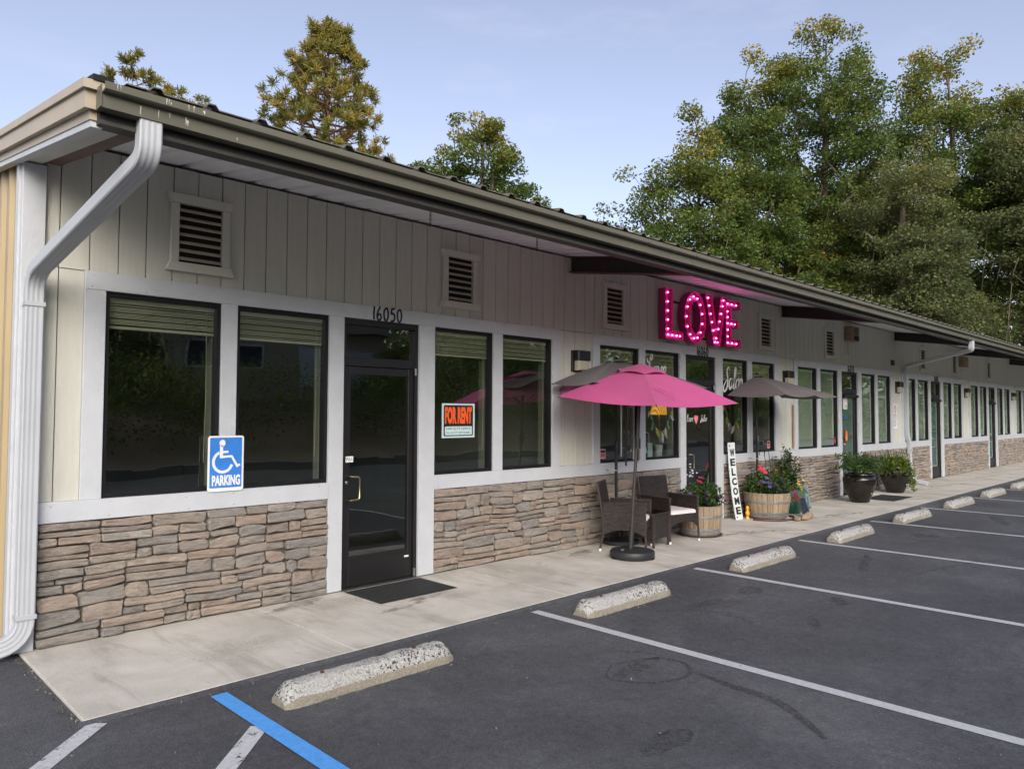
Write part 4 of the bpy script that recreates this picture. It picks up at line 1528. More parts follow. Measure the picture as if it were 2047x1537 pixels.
# ================================================================== THINGS ON THE WALL
# wall lamps
LAMPS = [(7.40, 'black wall lamp between the first and second shopfronts, behind the pink umbrella'), (13.60, 'black wall lamp left of the pale blinds, above the grey umbrella'),
         (19.84, 'black wall lamp beside the far white downspout'), (26.0, 'black wall lamp between the fourth and fifth shopfronts'), (32.2, 'black wall lamp at the far right edge, smallest in the photo')]
for lx, lab in LAMPS:
    o = thing('wall_lamp', lab, 'wall lamp', (lx, 0, 2.32), group='wall lamps between the shopfronts')
    part('back_plate', 'black_metal', lambda mb: mb.bbox(0.0, .285, -.028, -.003, 0.0, .285), parent=o)
    part('hood', 'black_metal', lambda mb: mb.bbox(.03, .285, -.115, -.0285, .150, .284, .012), parent=o)
    part('lens', 'lamp_glass', lambda mb: (mb.bbox(.045, .275, -.108, -.029, .015, .149, .014), [mb.box(.05, .27, -.1105, -.1085, .03 + .022 * q, .036 + .022 * q) for q in range(5)]), parent=o)

# house numbers, brushed on the headers
def number(txt, cx, cz, h, wch, sw, lab):
    mb = MB()
    x = cx - wch * len(txt) / 2
    for ch in txt:
        for st in DIG[ch]:
            pts = [(x + p[0] * wch * 1.25, cz - h / 2 + p[1] * h) for p in spline(st, 6)]
            ribbon(mb, pts, sw, lambda u, v, t: (u - cx, -t, v - cz), .003)
        x += wch * (0.7 if ch == '1' else 1.0)
    o = mb.build('house_number', 'ink_black', loc=(cx, -.038, cz))
    return tag(o, lab, 'house number')
number('16050', 4.45, 2.788, .135, .085, .020, 'black brushed number 16050 on the white header over the first door')
number('16060', 10.66, 2.788, .135, .082, .020, 'black brushed number 16060 on the white header under the pink letters')
number('16070', 16.90, 2.785, .15, .082, .020, 'black brushed number 16070 on the white header over the third door')
number('16080', 23.10, 2.785, .14, .082, .020, 'black brushed number on the white header over the fourth door')

# accessible parking sign on the first mullion
o = thing('parking_sign', 'blue and white accessible PARKING sign with a wheelchair symbol below the first window', 'parking sign', (2.735, -0.056, 1.312))
def rrect(w, h, r_, n=5):
    out = []
    for cx_, cz_, a0 in ((w / 2 - r_, -h / 2 + r_, -90), (w / 2 - r_, h / 2 - r_, 0), (-w / 2 + r_, h / 2 - r_, 90), (-w / 2 + r_, -h / 2 + r_, 180)):
        for i in range(n + 1):
            a = R(a0 + 90 * i / n)
            out.append((cx_ + r_ * math.cos(a), cz_ + r_ * math.sin(a)))
    return out
part('plate', 'white_sign', lambda mb: mb.prism(rrect(.318, .482, .022), lambda p, q, w: (p, w, q), -.004, .0), parent=o)
part('blue_field', 'sign_blue', lambda mb: mb.prism([(p, q + .008) for p, q in rrect(.284, .435, .010)], lambda p, q, w: (p, w, q), -.0055, -.0041), parent=o)
def _wc(mb):
    f = lambda u, v, t: (u, -.0058 - t, v)
    c = (-.034, .178)
    mb.add([f(c[0], c[1], .0012)] + [f(c[0] + .027 * math.cos(2 * math.pi * i / 20), c[1] + .030 * math.sin(2 * math.pi * i / 20), .0012) for i in range(20)], [(0, i + 1, (i + 1) % 20 + 1) for i in range(20)])
    ribbon(mb, [(-.042, .158), (-.042, .060)], .028, f, .0012)
    ribbon(mb, [(-.029, .100), (.020, .102)], .019, f, .0012)
    ribbon(mb, [(-.055, .057), (.050, .062), (.095, -.016), (.104, -.030)], .021, f, .0013)
    ribbon(mb, [(.092, -.030), (.126, -.012)], .018, f, .0014)
    arcp = []
    for i in range(25):
        a = R(112 + (344 - 112) * i / 24)
        arcp.append((-.028 + .083 * math.cos(a), .014 + .088 * math.sin(a)))
    ribbon(mb, arcp, .024, f, .0012)
part('wheelchair_symbol', 'white_sign', _wc, parent=o)
put_text('lettering', 'PARKING', .08, 'white_sign', o, (.004, -.0062, -.146), wid=.25, hei=.092, extrude=.0006, bold=.0035)
for zz in (.195, -.187):
    b_ = part('bolt', 'steel', lambda mb: mb.lathe([(0, 0), (.006, 0), (.006, .003), (0, .004)], 10), parent=o)
    b_.rotation_euler = (R(90), 0, 0)
    b_.location = (.004, -.0058, zz)

# for-rent sign inside the third window
o = thing('rent_sign', 'orange and black FOR RENT sign taped inside the window right of the first door', 'rent sign', (5.475, 0.034, 1.675))
part('card', 'sign_pale', lambda mb: mb.box(-.245, .245, -.002, .0, -.195, .195), parent=o)
part('black_field', 'ink_black', lambda mb: mb.prism(rrect(.44, .352, .02), lambda p, q, w: (p, w, q), -.0032, -.0021), parent=o)
put_text('lettering', 'FOR RENT', .1, 'sign_orange', o, (0, -.0036, .060), wid=.405, hei=.195, extrude=.0003, bold=.006)
part('note_field', 'sign_pale', lambda mb: mb.prism([(p, q - .115) for p, q in rrect(.405, .098, .012)], lambda p, q, w: (p, w, q), -.0042, -.0033), parent=o)
put_text('note_lettering', '1000 SQ FT OFFICE', .03, 'ink_navy', o, (0, -.0048, -.093), wid=.36, hei=.030, extrude=.0002)
put_text('note_lettering', 'CALL SCOTT 209 770-0086', .03, 'ink_navy', o, (-.01, -.0048, -.138), wid=.36, hei=.024, extrude=.0002)

# lit LOVE letters
love = thing('love_sign', 'big lit pink marquee letters spelling LOVE above the second shop door', 'sign', (9.42, -0.02, 2.885))
LD = 0.125   # letter depth
def letter(outline, holes, bulbs, x0, z0, w, h):
    """channel letter: dark back, pink rim walls and floor, bulbs on the floor"""
    f = lambda p, d: (x0 + p[0] * w, -d, z0 + p[1] * h)
    o = part('letter', 'letter_pink', lambda mb: _letter(mb, outline, holes, f), parent=love)
    for (bx, bz) in bulbs:
        b = part('bulb', 'bulb', lambda mb: mb.ell((0, 0, 0), (.0125, .0125, .0125), 8, 6), 'all', o)
        b.location = f((bx, bz), .108)
    return o
def _letter(mb, outline, holes, f):
    if holes:
        hole = holes[0]
        n = len(outline)
        vs = [f(p, .085) for p in outline] + [f(p, .085) for p in hole]
        mb.add(vs, [(i, (i + 1) % n, n + (i + 1) % n, n + i) for i in range(n)])
        loops = [(outline, 1), (hole, -1)]
    else:
        mb.add([f(p, .085) for p in outline], [tuple(range(len(outline)))])
        loops = [(outline, 1)]
    for lp, sgn in loops:
        n = len(lp)
        cx_ = sum(p[0] for p in lp) / n
        cz_ = sum(p[1] for p in lp) / n
        for i in range(n):
            p, q = lp[i], lp[(i + 1) % n]
            a, b, c, d = f(p, 0), f(q, 0), f(q, LD), f(p, LD)
            mb.add([a, b, c, d], [(0, 1, 2, 3)])
th = .36
letter([(0, 0), (1, 0), (1, .17), (.42, .17), (.42, 1), (0, 1)], None, [(.18, .92), (.18, .74), (.18, .56), (.18, .38), (.18, .20), (.18, .085), (.42, .085), (.66, .085), (.86, .085)], .0, .02, .485, .775)
oo = [(.5 + .5 * math.cos(2 * math.pi * i / 32), .5 + .5 * math.sin(2 * math.pi * i / 32)) for i in range(32)]
oh = [(.5 + .23 * math.cos(2 * math.pi * i / 32), .5 + .31 * math.sin(2 * math.pi * i / 32)) for i in range(32)]
letter(oo, [oh], [(.5 + .365 * math.cos(2 * math.pi * (i + .5) / 13), .5 + .405 * math.sin(2 * math.pi * (i + .5) / 13)) for i in range(13)], .525, .0, .64, .83)
letter([(0, 1), (.30, 1), (.52, .34), (.72, 1), (1, 1), (.66, 0), (.38, 0)], None, [(.17, .93), (.22, .78), (.28, .62), (.34, .46), (.40, .30), (.52, .15), (.46, .07), (.58, .07), (.62, .34), (.69, .50), (.76, .66), (.83, .82), (.87, .94)], 1.14, .01, .70, .83)
letter([(0, 0), (1, 0), (1, .17), (.40, .17), (.40, .415), (.86, .415), (.86, .585), (.40, .585), (.40, .83), (1, .83), (1, 1), (0, 1)], None,
       [(.17, .915), (.45, .915), (.75, .915), (.17, .75), (.17, .63), (.17, .5), (.42, .5), (.66, .5), (.17, .36), (.17, .22), (.17, .085), (.45, .085), (.75, .085)], 1.80, .02, .50, .80)

def _frame(mb):
    mb.box(.30, 2.2, .004, .016, .10, .13)
    mb.box(.30, 2.2, .004, .016, .62, .65)
    mb.tube(spline([(.2, 0), (.6, -.02), (1.1, -.03), (1.7, -.02)], 5) and [(a, -.0, b - .01) for a, b in spline([(.2, 0), (.6, -.03), (1.1, -.035), (1.7, -.02)], 5)], .006, 6)
part('mounting_rail', 'letter_back', _frame, parent=love)

# painted window lettering: Love / Salon, and the small door script
GL = {
    'L': ([(0.02, .88), (.10, .72), (.30, .72), (.52, .90), (.48, 1.06), (.36, 1.0), (.32, .60), (.26, .16), (.10, .02), (.02, .12), (.14, .18), (.40, .04), (.62, .06)], .60),
    'o': ([(.40, .52), (.18, .46), (.08, .22), (.20, .02), (.38, .10), (.44, .34), (.36, .54), (.50, .46)], .48),
    'v': ([(.02, .48), (.12, .50), (.20, .04), (.28, .04), (.44, .52), (.54, .44)], .50),
    'e': ([(.06, .22), (.34, .34), (.32, .52), (.16, .48), (.08, .20), (.22, .0), (.46, .14)], .44),
    'S': ([(.66, .92), (.52, 1.05), (.34, .92), (.40, .66), (.52, .40), (.42, .02), (.16, -.12), (.04, .06), (.22, .30), (.50, .50)], .62),
    'a': ([(.40, .50), (.18, .48), (.08, .20), (.20, .0), (.36, .14), (.44, .50), (.42, .10), (.54, .04)], .50),
    'l': ([(.02, .10), (.26, .62), (.30, .98), (.18, .98), (.16, .40), (.20, .02), (.36, .12)], .32),
    'n': ([(.04, .48), (.12, .50), (.12, .02), (.14, .30), (.30, .52), (.40, .40), (.40, .06), (.52, .04)], .52),
}
def script(name, word, x0, z0, h, sw, y, m_, parent=None, slant=0.12, wscale=1.0):
    mb = MB()
    x = 0.0
    for ch in word:
        st, adv = GL[ch]
        pts = [((x + p[0] * wscale + p[1] * slant) * h, p[1] * h) for p in spline(st, 7)]
        ribbon(mb, pts, sw, lambda u, v, t: (u, -t, v), .0015, True)
        x += adv * wscale
    return mb.build(name, m_, parent, loc=(x0, y, z0))
tag(script('window_script', 'Love', 9.14, 2.325, .315, .036, .0335, 'window_paint', slant=.15, wscale=.86), 'white brushed word Love on the glass above the pink umbrella', 'window lettering')
tag(script('window_script', 'Salon', 11.42, 2.20, .36, .040, .0335, 'window_paint', slant=.15, wscale=.78), 'white brushed word Salon on the glass left of the grey umbrella', 'window lettering')
dsg = thing('door_script', 'small white love salon script with a pink heart on the second shop door glass', 'door lettering', (10.28, .0335, 1.66))
script('script', 'love'.replace('l', 'l'), -.02, -.02, .115, .0085, 0, 'window_paint', dsg, .2)
script('script', 'salon'.replace('s', 'S'), .40, -.02, .105, .0085, 0, 'window_paint', dsg, .2, .8)
def _heart(mb):
    pts = []
    for i in range(28):
        a = 2 * math.pi * i / 28
        pts.append((.272 + .0048 * 16 * math.sin(a) ** 3 * .78, .018 + .0048 * (13 * math.cos(a) - 5 * math.cos(2 * a) - 2 * math.cos(3 * a) - math.cos(4 * a)) * 1.15))
    mb.prism(pts, lambda p, q, w: (p, w, q), -.0015, 0)
part('heart', 'heart_pink', _heart, parent=dsg)

# little stickers on the glass
def sticker(x, z, w, h, m_, lab, cat='sticker', y=.0335, extra=None):
    o = thing('sticker', lab, cat, (x, y, z))
    part('backing', m_, lambda mb: mb.prism(rrect(w, h, min(w, h) * .12, 2), lambda p, q, t: (p, t, q), -.0012, 0), parent=o)
    if extra:
        extra(o)
    return o
def sec(o):
    part('band', 'ink_black', lambda mb: mb.box(-.05, .05, -.0022, -.0013, .018, .05), parent=o)
    part('band', 'sticker_red', lambda mb: mb.box(-.05, .05, -.0022, -.0013, -.045, .005), parent=o)
sticker(8.12, 1.20, .12, .14, 'sticker_pink', 'pink security sticker low in the window left of the wind chimes', extra=sec)
sticker(13.07, 1.20, .12, .13, 'sticker_pink', 'pink security sticker low in the window behind the grey umbrella pole', extra=sec)
sticker(16.17, 1.21, .13, .13, 'sticker_red', 'red security sticker low in the blind covered window beside the third door', extra=sec)
def taba(o):
    for i, (dx, dz, ch, mm) in enumerate(((-.055, .05, 'T', 'sticker_blue'), (.055, .05, 'A', 'sticker_red'), (-.055, -.075, 'B', 'garland_yellow'), (.055, -.075, 'A', 'ink_black'))):
        put_text('lettering', ch, .12, mm, o, (dx, -.0017, dz), hei=.10, wid=.08, extrude=.0003)
sticker(16.72, 2.03, .24, .29, 'white_sign', 'white card with four coloured letters high on the third shop door', 'door sticker', .0335, taba)
o = sticker(16.72, 1.70, .26, .075, 'smudge_blue', 'blurred blue oval sticker halfway up the third shop door', 'door sticker', .0335)
def ov(o):
    part('oval', 'amber', lambda mb: mb.prism([(.085 * math.cos(2 * math.pi * i / 24), .135 * math.sin(2 * math.pi * i / 24)) for i in range(24)], lambda p, q, t: (p, t, q), -.010, -.001), parent=o)
    part('oval_core', 'sticker_red', lambda mb: mb.prism([(.058 * math.cos(2 * math.pi * i / 24), .105 * math.sin(2 * math.pi * i / 24)) for i in range(24)], lambda p, q, t: (p, t, q), -.012, -.0105), parent=o)
    part('flame', 'yellow_paint', lambda mb: mb.prism([(-.022, -.10), (.022, -.10), (.03, -.04), (.0, .10), (-.03, -.04)], lambda p, q, t: (p, t, q), -.0135, -.0125), parent=o)
o = thing('door_ornament', 'amber oval ornament hanging on the third shop door', 'ornament', (16.74, .030, 1.30))
ov(o)

# no-parking notice by the far downspout
o = thing('notice_sign', 'white no parking notice with a red ring symbol beside the far downspout', 'sign', (19.79, -.004, 1.735))
part('plate', 'white_sign', lambda mb: mb.box(-.145, .145, -.004, 0, -.31, .31), parent=o)
def _ring(mb):
    f = lambda u, v, t: (u, -.0045 - t, v)
    ribbon(mb, [(.085 * math.cos(R(a)), .185 + .085 * math.sin(R(a))) for a in range(0, 361, 15)], .022, f, .001)
    ribbon(mb, [(-.06, .245), (.06, .125)], .018, f, .0012)
part('ring', 'sticker_red', _ring, parent=o)
put_text('lettering', 'P', .12, 'ink_black', o, (0, -.0055, .185), hei=.095, extrude=.0003)
for i, (zz, tx, hh, ww) in enumerate(((.065, 'NO', .03, .07), (.020, 'PARKING', .038, .22), (-.030, 'ANY TIME', .034, .20))):
    put_text('lettering', tx, .05, 'ink_navy', o, (0, -.005, zz), hei=hh, wid=ww, extrude=.0003)
part('small_print', 'ink_navy', lambda mb: [mb.box(-.11, .11 - .03 * (i % 3), -.0052, -.0042, -.085 - i * .034, -.075 - i * .034) for i in range(6)], parent=o)

# speakers / alarm boxes under the eave
o = thing('alarm_box', 'tan alarm box with a dark red front high on the wall by the third door', 'alarm box', (16.62, 0, 3.40))
part('housing', 'rock_tan', lambda mb: mb.bbox(0, .46, -.16, -.003, 0, .32, .006), parent=o)
part('grille', 'saucer', lambda mb: mb.box(.20, .42, -.166, -.161, .14, .29), parent=o)
part('grille', 'dark_void', lambda mb: mb.box(.16, .44, -.166, -.161, .02, .115), parent=o)
part('conduit', 'vent_paint', lambda mb: mb.tube([(.2, -.02, 0), (.2, -.02, -.3)], .012, 6), parent=o)
o = thing('alarm_box', 'plain tan alarm box high on the wall past the far downspout', 'alarm box', (25.5, 0, 3.25))
part('housing', 'rock_tan', lambda mb: mb.bbox(0, .5, -.14, -.003, 0, .30, .006), parent=o)
part('grille', 'wood_tan', lambda mb: mb.box(.22, .44, -.146, -.141, .04, .20), parent=o)
tag(part('strobe_box', 'saucer', lambda mb: mb.bbox(19.55, 19.68, -.06, -.003, 3.0, 3.13, .01), parent=None), None)
so = bpy.data.objects['strobe_box']
so.parent = None
tag(so, 'small dark red strobe box on the siding above the far downspout elbow', 'alarm')
tag(part('conduit', 'wood_tan', lambda mb: mb.tube([(13.98, -.03, 1.1), (13.98, -.03, 1.95)], .018, 6)), None)

# ================================================================== INSIDE THE SALON WINDOWS
def garland(x, z, w, cols, seed, lab):
    o = thing('window_garland', lab, 'garland', (x, .060, z))
    rg = random.Random(seed)
    n = 15
    part('string', 'garland_white', lambda mb: mb.tube([(-w / 2 + w * i / 12, 0, -.38 * math.sin(math.pi * i / 12)) for i in range(13)], .003, 4), parent=o)
    for i in range(n):
        t_ = (i + .5) / n
        px_, pz_ = -w / 2 + w * t_, -.38 * math.sin(math.pi * t_)
        L_, W_ = rg.uniform(.09, .19), rg.uniform(.022, .042)
        a = rg.uniform(-.9, .9)
        pts = [(0, 0), (W_, -.35 * L_), (W_ * .7, -.75 * L_), (0, -L_), (-W_ * .7, -.75 * L_), (-W_, -.35 * L_)]
        rot = [(p * math.cos(a) - q * math.sin(a), p * math.sin(a) + q * math.cos(a)) for p, q in pts]
        yy = rg.uniform(-.004, .012)
        part('paper_leaf', cols[i % len(cols)], lambda mb: mb.prism([(px_ + p, pz_ + q) for p, q in rot], lambda p, q, t: (p, yy + t, q), 0, .002), parent=o)
    return o
garland(9.58, 1.86, .66, ['garland_white', 'garland_green', 'garland_teal', 'garland_white', 'garland_yellow'], 4, 'pale leaf garland in the window left of the second door')
garland(11.80, 1.93, .62, ['garland_white', 'garland_red', 'garland_yellow', 'garland_green', 'garland_white', 'garland_teal', 'garland_red', 'garland_yellow'], 8, 'bright multicoloured garland in the window right of the second door')
o = thing('table_lamp', 'lit table lamp with a pleated amber shade inside the salon window', 'lamp', (10.26, .55, 1.05))
part('shade', 'lit_shade', lambda mb: mb.lathe([(.155, .70), (.10, .90), (.098, .90), (.153, .70)], 28), True, o)
part('stem', 'brass', lambda mb: mb.lathe([(.0, 0), (.09, 0), (.09, .02), (.02, .05), (.03, .2), (.05, .35), (.015, .5), (.012, .75), (0, .75)], 16), True, o)
o = thing('display_shelf', 'dark display table inside the salon window under the amber lamp', 'table', (9.9, .55, 0))
part('top', 'wood_tan', lambda mb: mb.box(-.75, .75, -.28, .3, 1.0, 1.045), parent=o)
for q, r_ in ((-.7, -.22), (.7, -.22), (-.7, .25), (.7, .25)):
    part('leg', 'wood_tan', lambda mb: mb.box(q - .025, q + .025, r_ - .025, r_ + .025, 0.005, 1.0), parent=o)
o = thing('wire_stand', 'small white wire stand with a notice card on the salon sill', 'stand', (9.52, .30, 1.05))
part('loop', 'white_sign', lambda mb: mb.tube(arc([(-.09, 0, 0), (-.09, 0, .42), (.09, 0, .42), (.09, 0, 0)], .06), .008, 6), True, o)
part('card', 'sign_pale', lambda mb: mb.box(.02, .15, -.025, -.02, .02, .26), parent=o)
part('card', 'sign_pale', lambda mb: mb.box(-.10, .01, -.015, -.010, .10, .20), parent=o)
tag(part('sill_cup', 'garland_white', lambda mb: mb.lathe([(.0, 1.046), (.05, 1.046), (.075, 1.27), (.07, 1.27), (.0, 1.06)], 16), True), None)
so = bpy.data.objects['sill_cup']
so.parent = None
for v_ in so.data.vertices:
    v_.co.z -= 1.046
so.location = (9.86, .30, 1.046)
tag(so, 'pale tapered cup on the salon display under the lamp', 'cup')

# ================================================================== DOOR MATS
def doormat(x0, x1, y0, y1, lab):
    o = thing('doormat', lab, 'doormat', ((x0 + x1) / 2, (y0 + y1) / 2, 0.003))
    w, d = (x1 - x0) / 2, (y1 - y0) / 2
    part('base', 'rubber_mat', lambda mb: mb.add([(-w, -d, 0), (w, -d, 0), (w, d, 0), (-w, d, 0), (-w + .03, -d + .03, .009), (w - .03, -d + .03, .009), (w - .03, d - .03, .009), (-w + .03, d - .03, .009)],
                                                 [(4, 5, 6, 7), (0, 1, 5, 4), (1, 2, 6, 5), (2, 3, 7, 6), (3, 0, 4, 7)]), parent=o)
    def _tr(mb):
        nx, ny = int(w * 2 / .052), int(d * 2 / .052)
        for i in range(1, nx):
            for j in range(1, ny):
                cx_, cy_ = -w + i * .052, -d + j * .052
                a = .7 if (i + j) % 2 else -.7
                mb.obox((cx_, cy_, .0105), (.019 * math.cos(a), .019 * math.sin(a), 0), (-.006 * math.sin(a), .006 * math.cos(a), 0), (0, 0, .0018))
    t_ = part('tread', 'rubber_mat', _tr, parent=o)
    tag(t_, kind='stuff')
doormat(3.93, 4.86, -.70, -.075, 'black ribbed rubber doormat before the first door')
doormat(16.1, 17.25, -1.15, -.5, 'dark flat doormat behind the first dark urn')

# ================================================================== WHEEL STOPS
def wheel_stop(i, x0, x1, y, lab):
    o = thing('wheel_stop', lab, 'wheel stop', ((x0 + x1) / 2, y, AZ), group='worn concrete wheel stops along the walk')
    L_ = (x1 - x0) / 2
    rg = random.Random(i + 60)
    prof = [(-.115, 0), (-.108, .055), (-.062, .118), (-.03, .128), (.03, .128), (.062, .118), (.108, .055), (.115, 0)]
    n = 36
    m_ = len(prof)
    vs = []
    for s_ in range(n + 1):
        t_ = -1 + 2 * s_ / n
        e = 1.0
        endd = (1 - abs(t_)) * L_
        shrink = min(1, .40 + .60 * (endd / .07) ** .6) if endd < .07 else 1
        for (py, pz) in prof:
            q = mnoise.noise((t_ * L_ * 9 + i * 7, py * 22, pz * 22)) * .009
            vs.append((t_ * L_ + (rg.uniform(-.004, .004) if 0 < s_ < n else 0), py * (.6 + .4 * shrink) + q, max(0, pz * shrink + q * (1 if pz > 0 else 0))))
    fs = []
    for s_ in range(n):
        for k_ in range(m_ - 1):
            fs.append((s_ * m_ + k_, (s_ + 1) * m_ + k_, (s_ + 1) * m_ + k_ + 1, s_ * m_ + k_ + 1))
    fs += [tuple(range(m_)), tuple(n * m_ + k_ for k_ in range(m_ - 1, -1, -1))]
    mb = MB()
    mb.add(vs, fs)
    mb.build('block', 'stop_concrete', o, True)
    for s_ in (-1, 1):
        part('anchor_pin', 'saucer', lambda mb: mb.lathe([(0, .115), (.014, .115), (.014, .138), (.008, .142), (0, .142)], 10, (s_ * L_ * .55, 0, 0)), True, o)
    o.rotation_euler = (0, 0, rg.uniform(-.02, .02))
STOPS = [(2.20, 3.53, 'nearest wheel stop, pebbled and facing the first door'), (5.08, 6.36, 'second wheel stop, in the stall right of the first white line'), (7.83, 9.22, 'third wheel stop, smooth and grey in front of the wicker chairs'),
         (10.58, 11.95, 'fourth wheel stop, in front of the wooden planter tubs'), (13.32, 14.70, 'fifth wheel stop, in front of the green pot'), (16.12, 17.55, 'sixth wheel stop, in front of the dark doormat'), (18.85, 20.25, 'seventh wheel stop, level with the second dark urn'),
         (21.6, 23.0, 'eighth wheel stop, farthest one reached by the right photo edge')]
for i, (a, b, lab) in enumerate(STOPS):
    wheel_stop(i, a * .985, b * .985, -2.195, lab)

# ================================================================== WICKER SET
def chair(loc, rz, lab):
    o = thing('wicker_chair', lab, 'chair', loc, rz, 'wicker chairs on the walk')
    W, D = .275, .27
    # side panels: arched bottom, legs at the corners, arm on top
    for s_ in (-1, 1):
        def _side(mb):
            top, pts = .60, []
            n = 10
            bot = [(-D + 2 * D * i / n, .20 + .075 * math.sin(math.pi * i / n) ** .7) for i in range(n + 1)]
            poly = bot + [(D, top), (-D, top)]
            mb.prism(poly, lambda p, q, w: (w, p, q), s_ * W - .012, s_ * W + .012)
        part('side_panel', 'wicker', _side, parent=o)
        part('arm_rest', 'wicker', lambda mb: mb.bbox(s_ * W - .026, s_ * W + .026, -D - .015, D, .598, .622, .008), True, o)
        part('leg', 'brown_metal', lambda mb: mb.tube([(s_ * W, -D, .60), (s_ * W, -D, .25), (s_ * (W + .008), -D - .012, .03)], .014, 8), True, o)
        part('foot_cap', 'white_sign', lambda mb: mb.tube([(s_ * (W + .008), -D - .012, .0), (s_ * (W + .008), -D - .012, .032)], .0155, 8), True, o)
        part('leg', 'brown_metal', lambda mb: mb.tube([(s_ * W, D + .075, .86), (s_ * W, D, .42), (s_ * W, D, .2), (s_ * (W + .012), D + .035, .03)], .014, 8), True, o)
        part('foot_cap', 'white_sign', lambda mb: mb.tube([(s_ * (W + .012), D + .035, .0), (s_ * (W + .012), D + .035, .032)], .0155, 8), True, o)
    def _front(mb):
        n = 10
        bot = [(-W + .013 + (2 * W - .026) * i / n, .215 + .07 * math.sin(math.pi * i / n) ** .7) for i in range(n + 1)]
        mb.prism(bot + [(W - .013, .38), (-W + .013, .38)], lambda p, q, w: (p, w, q), -D - .010, -D + .012)
    part('front_panel', 'wicker', _front, parent=o)
    def _back(mb):
        mb.add([(xx, yy + dd, zz) for (yy, zz) in ((D, .22), (D, .42), (D + .072, .87)) for dd in (-.012, .012) for xx in (-W + .013, W - .013)],
               [(0, 1, 5, 4), (4, 5, 9, 8), (2, 6, 7, 3), (6, 10, 11, 7), (0, 4, 6, 2), (4, 8, 10, 6), (1, 3, 7, 5), (5, 7, 11, 9), (8, 9, 11, 10), (0, 2, 3, 1)])
    part('backrest', 'wicker', _back, parent=o)
    part('seat', 'wicker', lambda mb: mb.box(-W + .014, W - .014, -D + .014, D - .014, .36, .38), parent=o)
    def _cush(mb):
        w_, d_, n = W - .02, D - .005, 8
        rings = []
        for (sc, z) in ((.94, .381), (1, .392), (1, .420), (.95, .436), (.75, .443)):
            r_ = rrect(2 * w_ * sc, 2 * d_ * sc, .04, 4)
            rings.append([(p, q - .012, z) for p, q in r_])
        m_ = len(rings[0])
        vs = [p for r_ in rings for p in r_]
        fs = [(i * m_ + k_, i * m_ + (k_ + 1) % m_, (i + 1) * m_ + (k_ + 1) % m_, (i + 1) * m_ + k_) for i in range(4) for k_ in range(m_)]
        fs += [tuple(range(m_ - 1, -1, -1)), tuple(4 * m_ + k_ for k_ in range(m_))]
        mb.add(vs, fs)
    part('cushion', 'cushion', _cush, True, o)
    return o
chair((7.88, -.56, 0.001), R(28), 'brown wicker armchair left of the small table, turned to the right')
chair((8.87, -.56, 0.001), R(-10.7), 'brown wicker armchair with a tall back right of the small table')
o = thing('side_table', 'small square brown wicker table with a dark glass top between the chairs', 'table', (8.30, -.60, 0.001), R(4))
for s_ in (-1, 1):
    part('panel', 'wicker', lambda mb: mb.box(s_ * .185 - .008, s_ * .185 + .008, -.175, .175, .115, .425), parent=o)
    part('panel', 'wicker', lambda mb: mb.box(-.175, .175, s_ * .185 - .008, s_ * .185 + .008, .115, .425), parent=o)
    for t_ in (-1, 1):
        part('leg', 'brown_metal', lambda mb: mb.box(s_ * .19 - .013, s_ * .19 + .013, t_ * .19 - .013, t_ * .19 + .013, 0, .43), parent=o)
part('table_frame', 'brown_metal', lambda mb: mb.bbox(-.21, .21, -.21, .21, .4305, .446), parent=o)
part('glass_top', 'table_glass', lambda mb: mb.box(-.20, .20, -.20, .20, .4465, .453), parent=o)
part('glass_back', 'black_plastic', lambda mb: mb.box(-.195, .195, -.195, .195, .4462, .4464), parent=o)
for (x, y, s_, lab) in ((8.17, -.50, 1.0, 'slim white bottle with a narrow neck on the wicker table'), (8.26, -.62, .55, 'short white bottle on the wicker table edge')):
    mb = MB()
    mb.lathe([(0, 0), (.028 * s_ ** .5, 0), (.03 * s_ ** .5, .01), (.03 * s_ ** .5, .08 * s_), (.012, .13 * s_), (.010, .17 * s_), (0, .17 * s_)], 14)
    tag(mb.build('bottle', 'white_sign', None, True, (x, y, .4545)), lab, 'bottle')

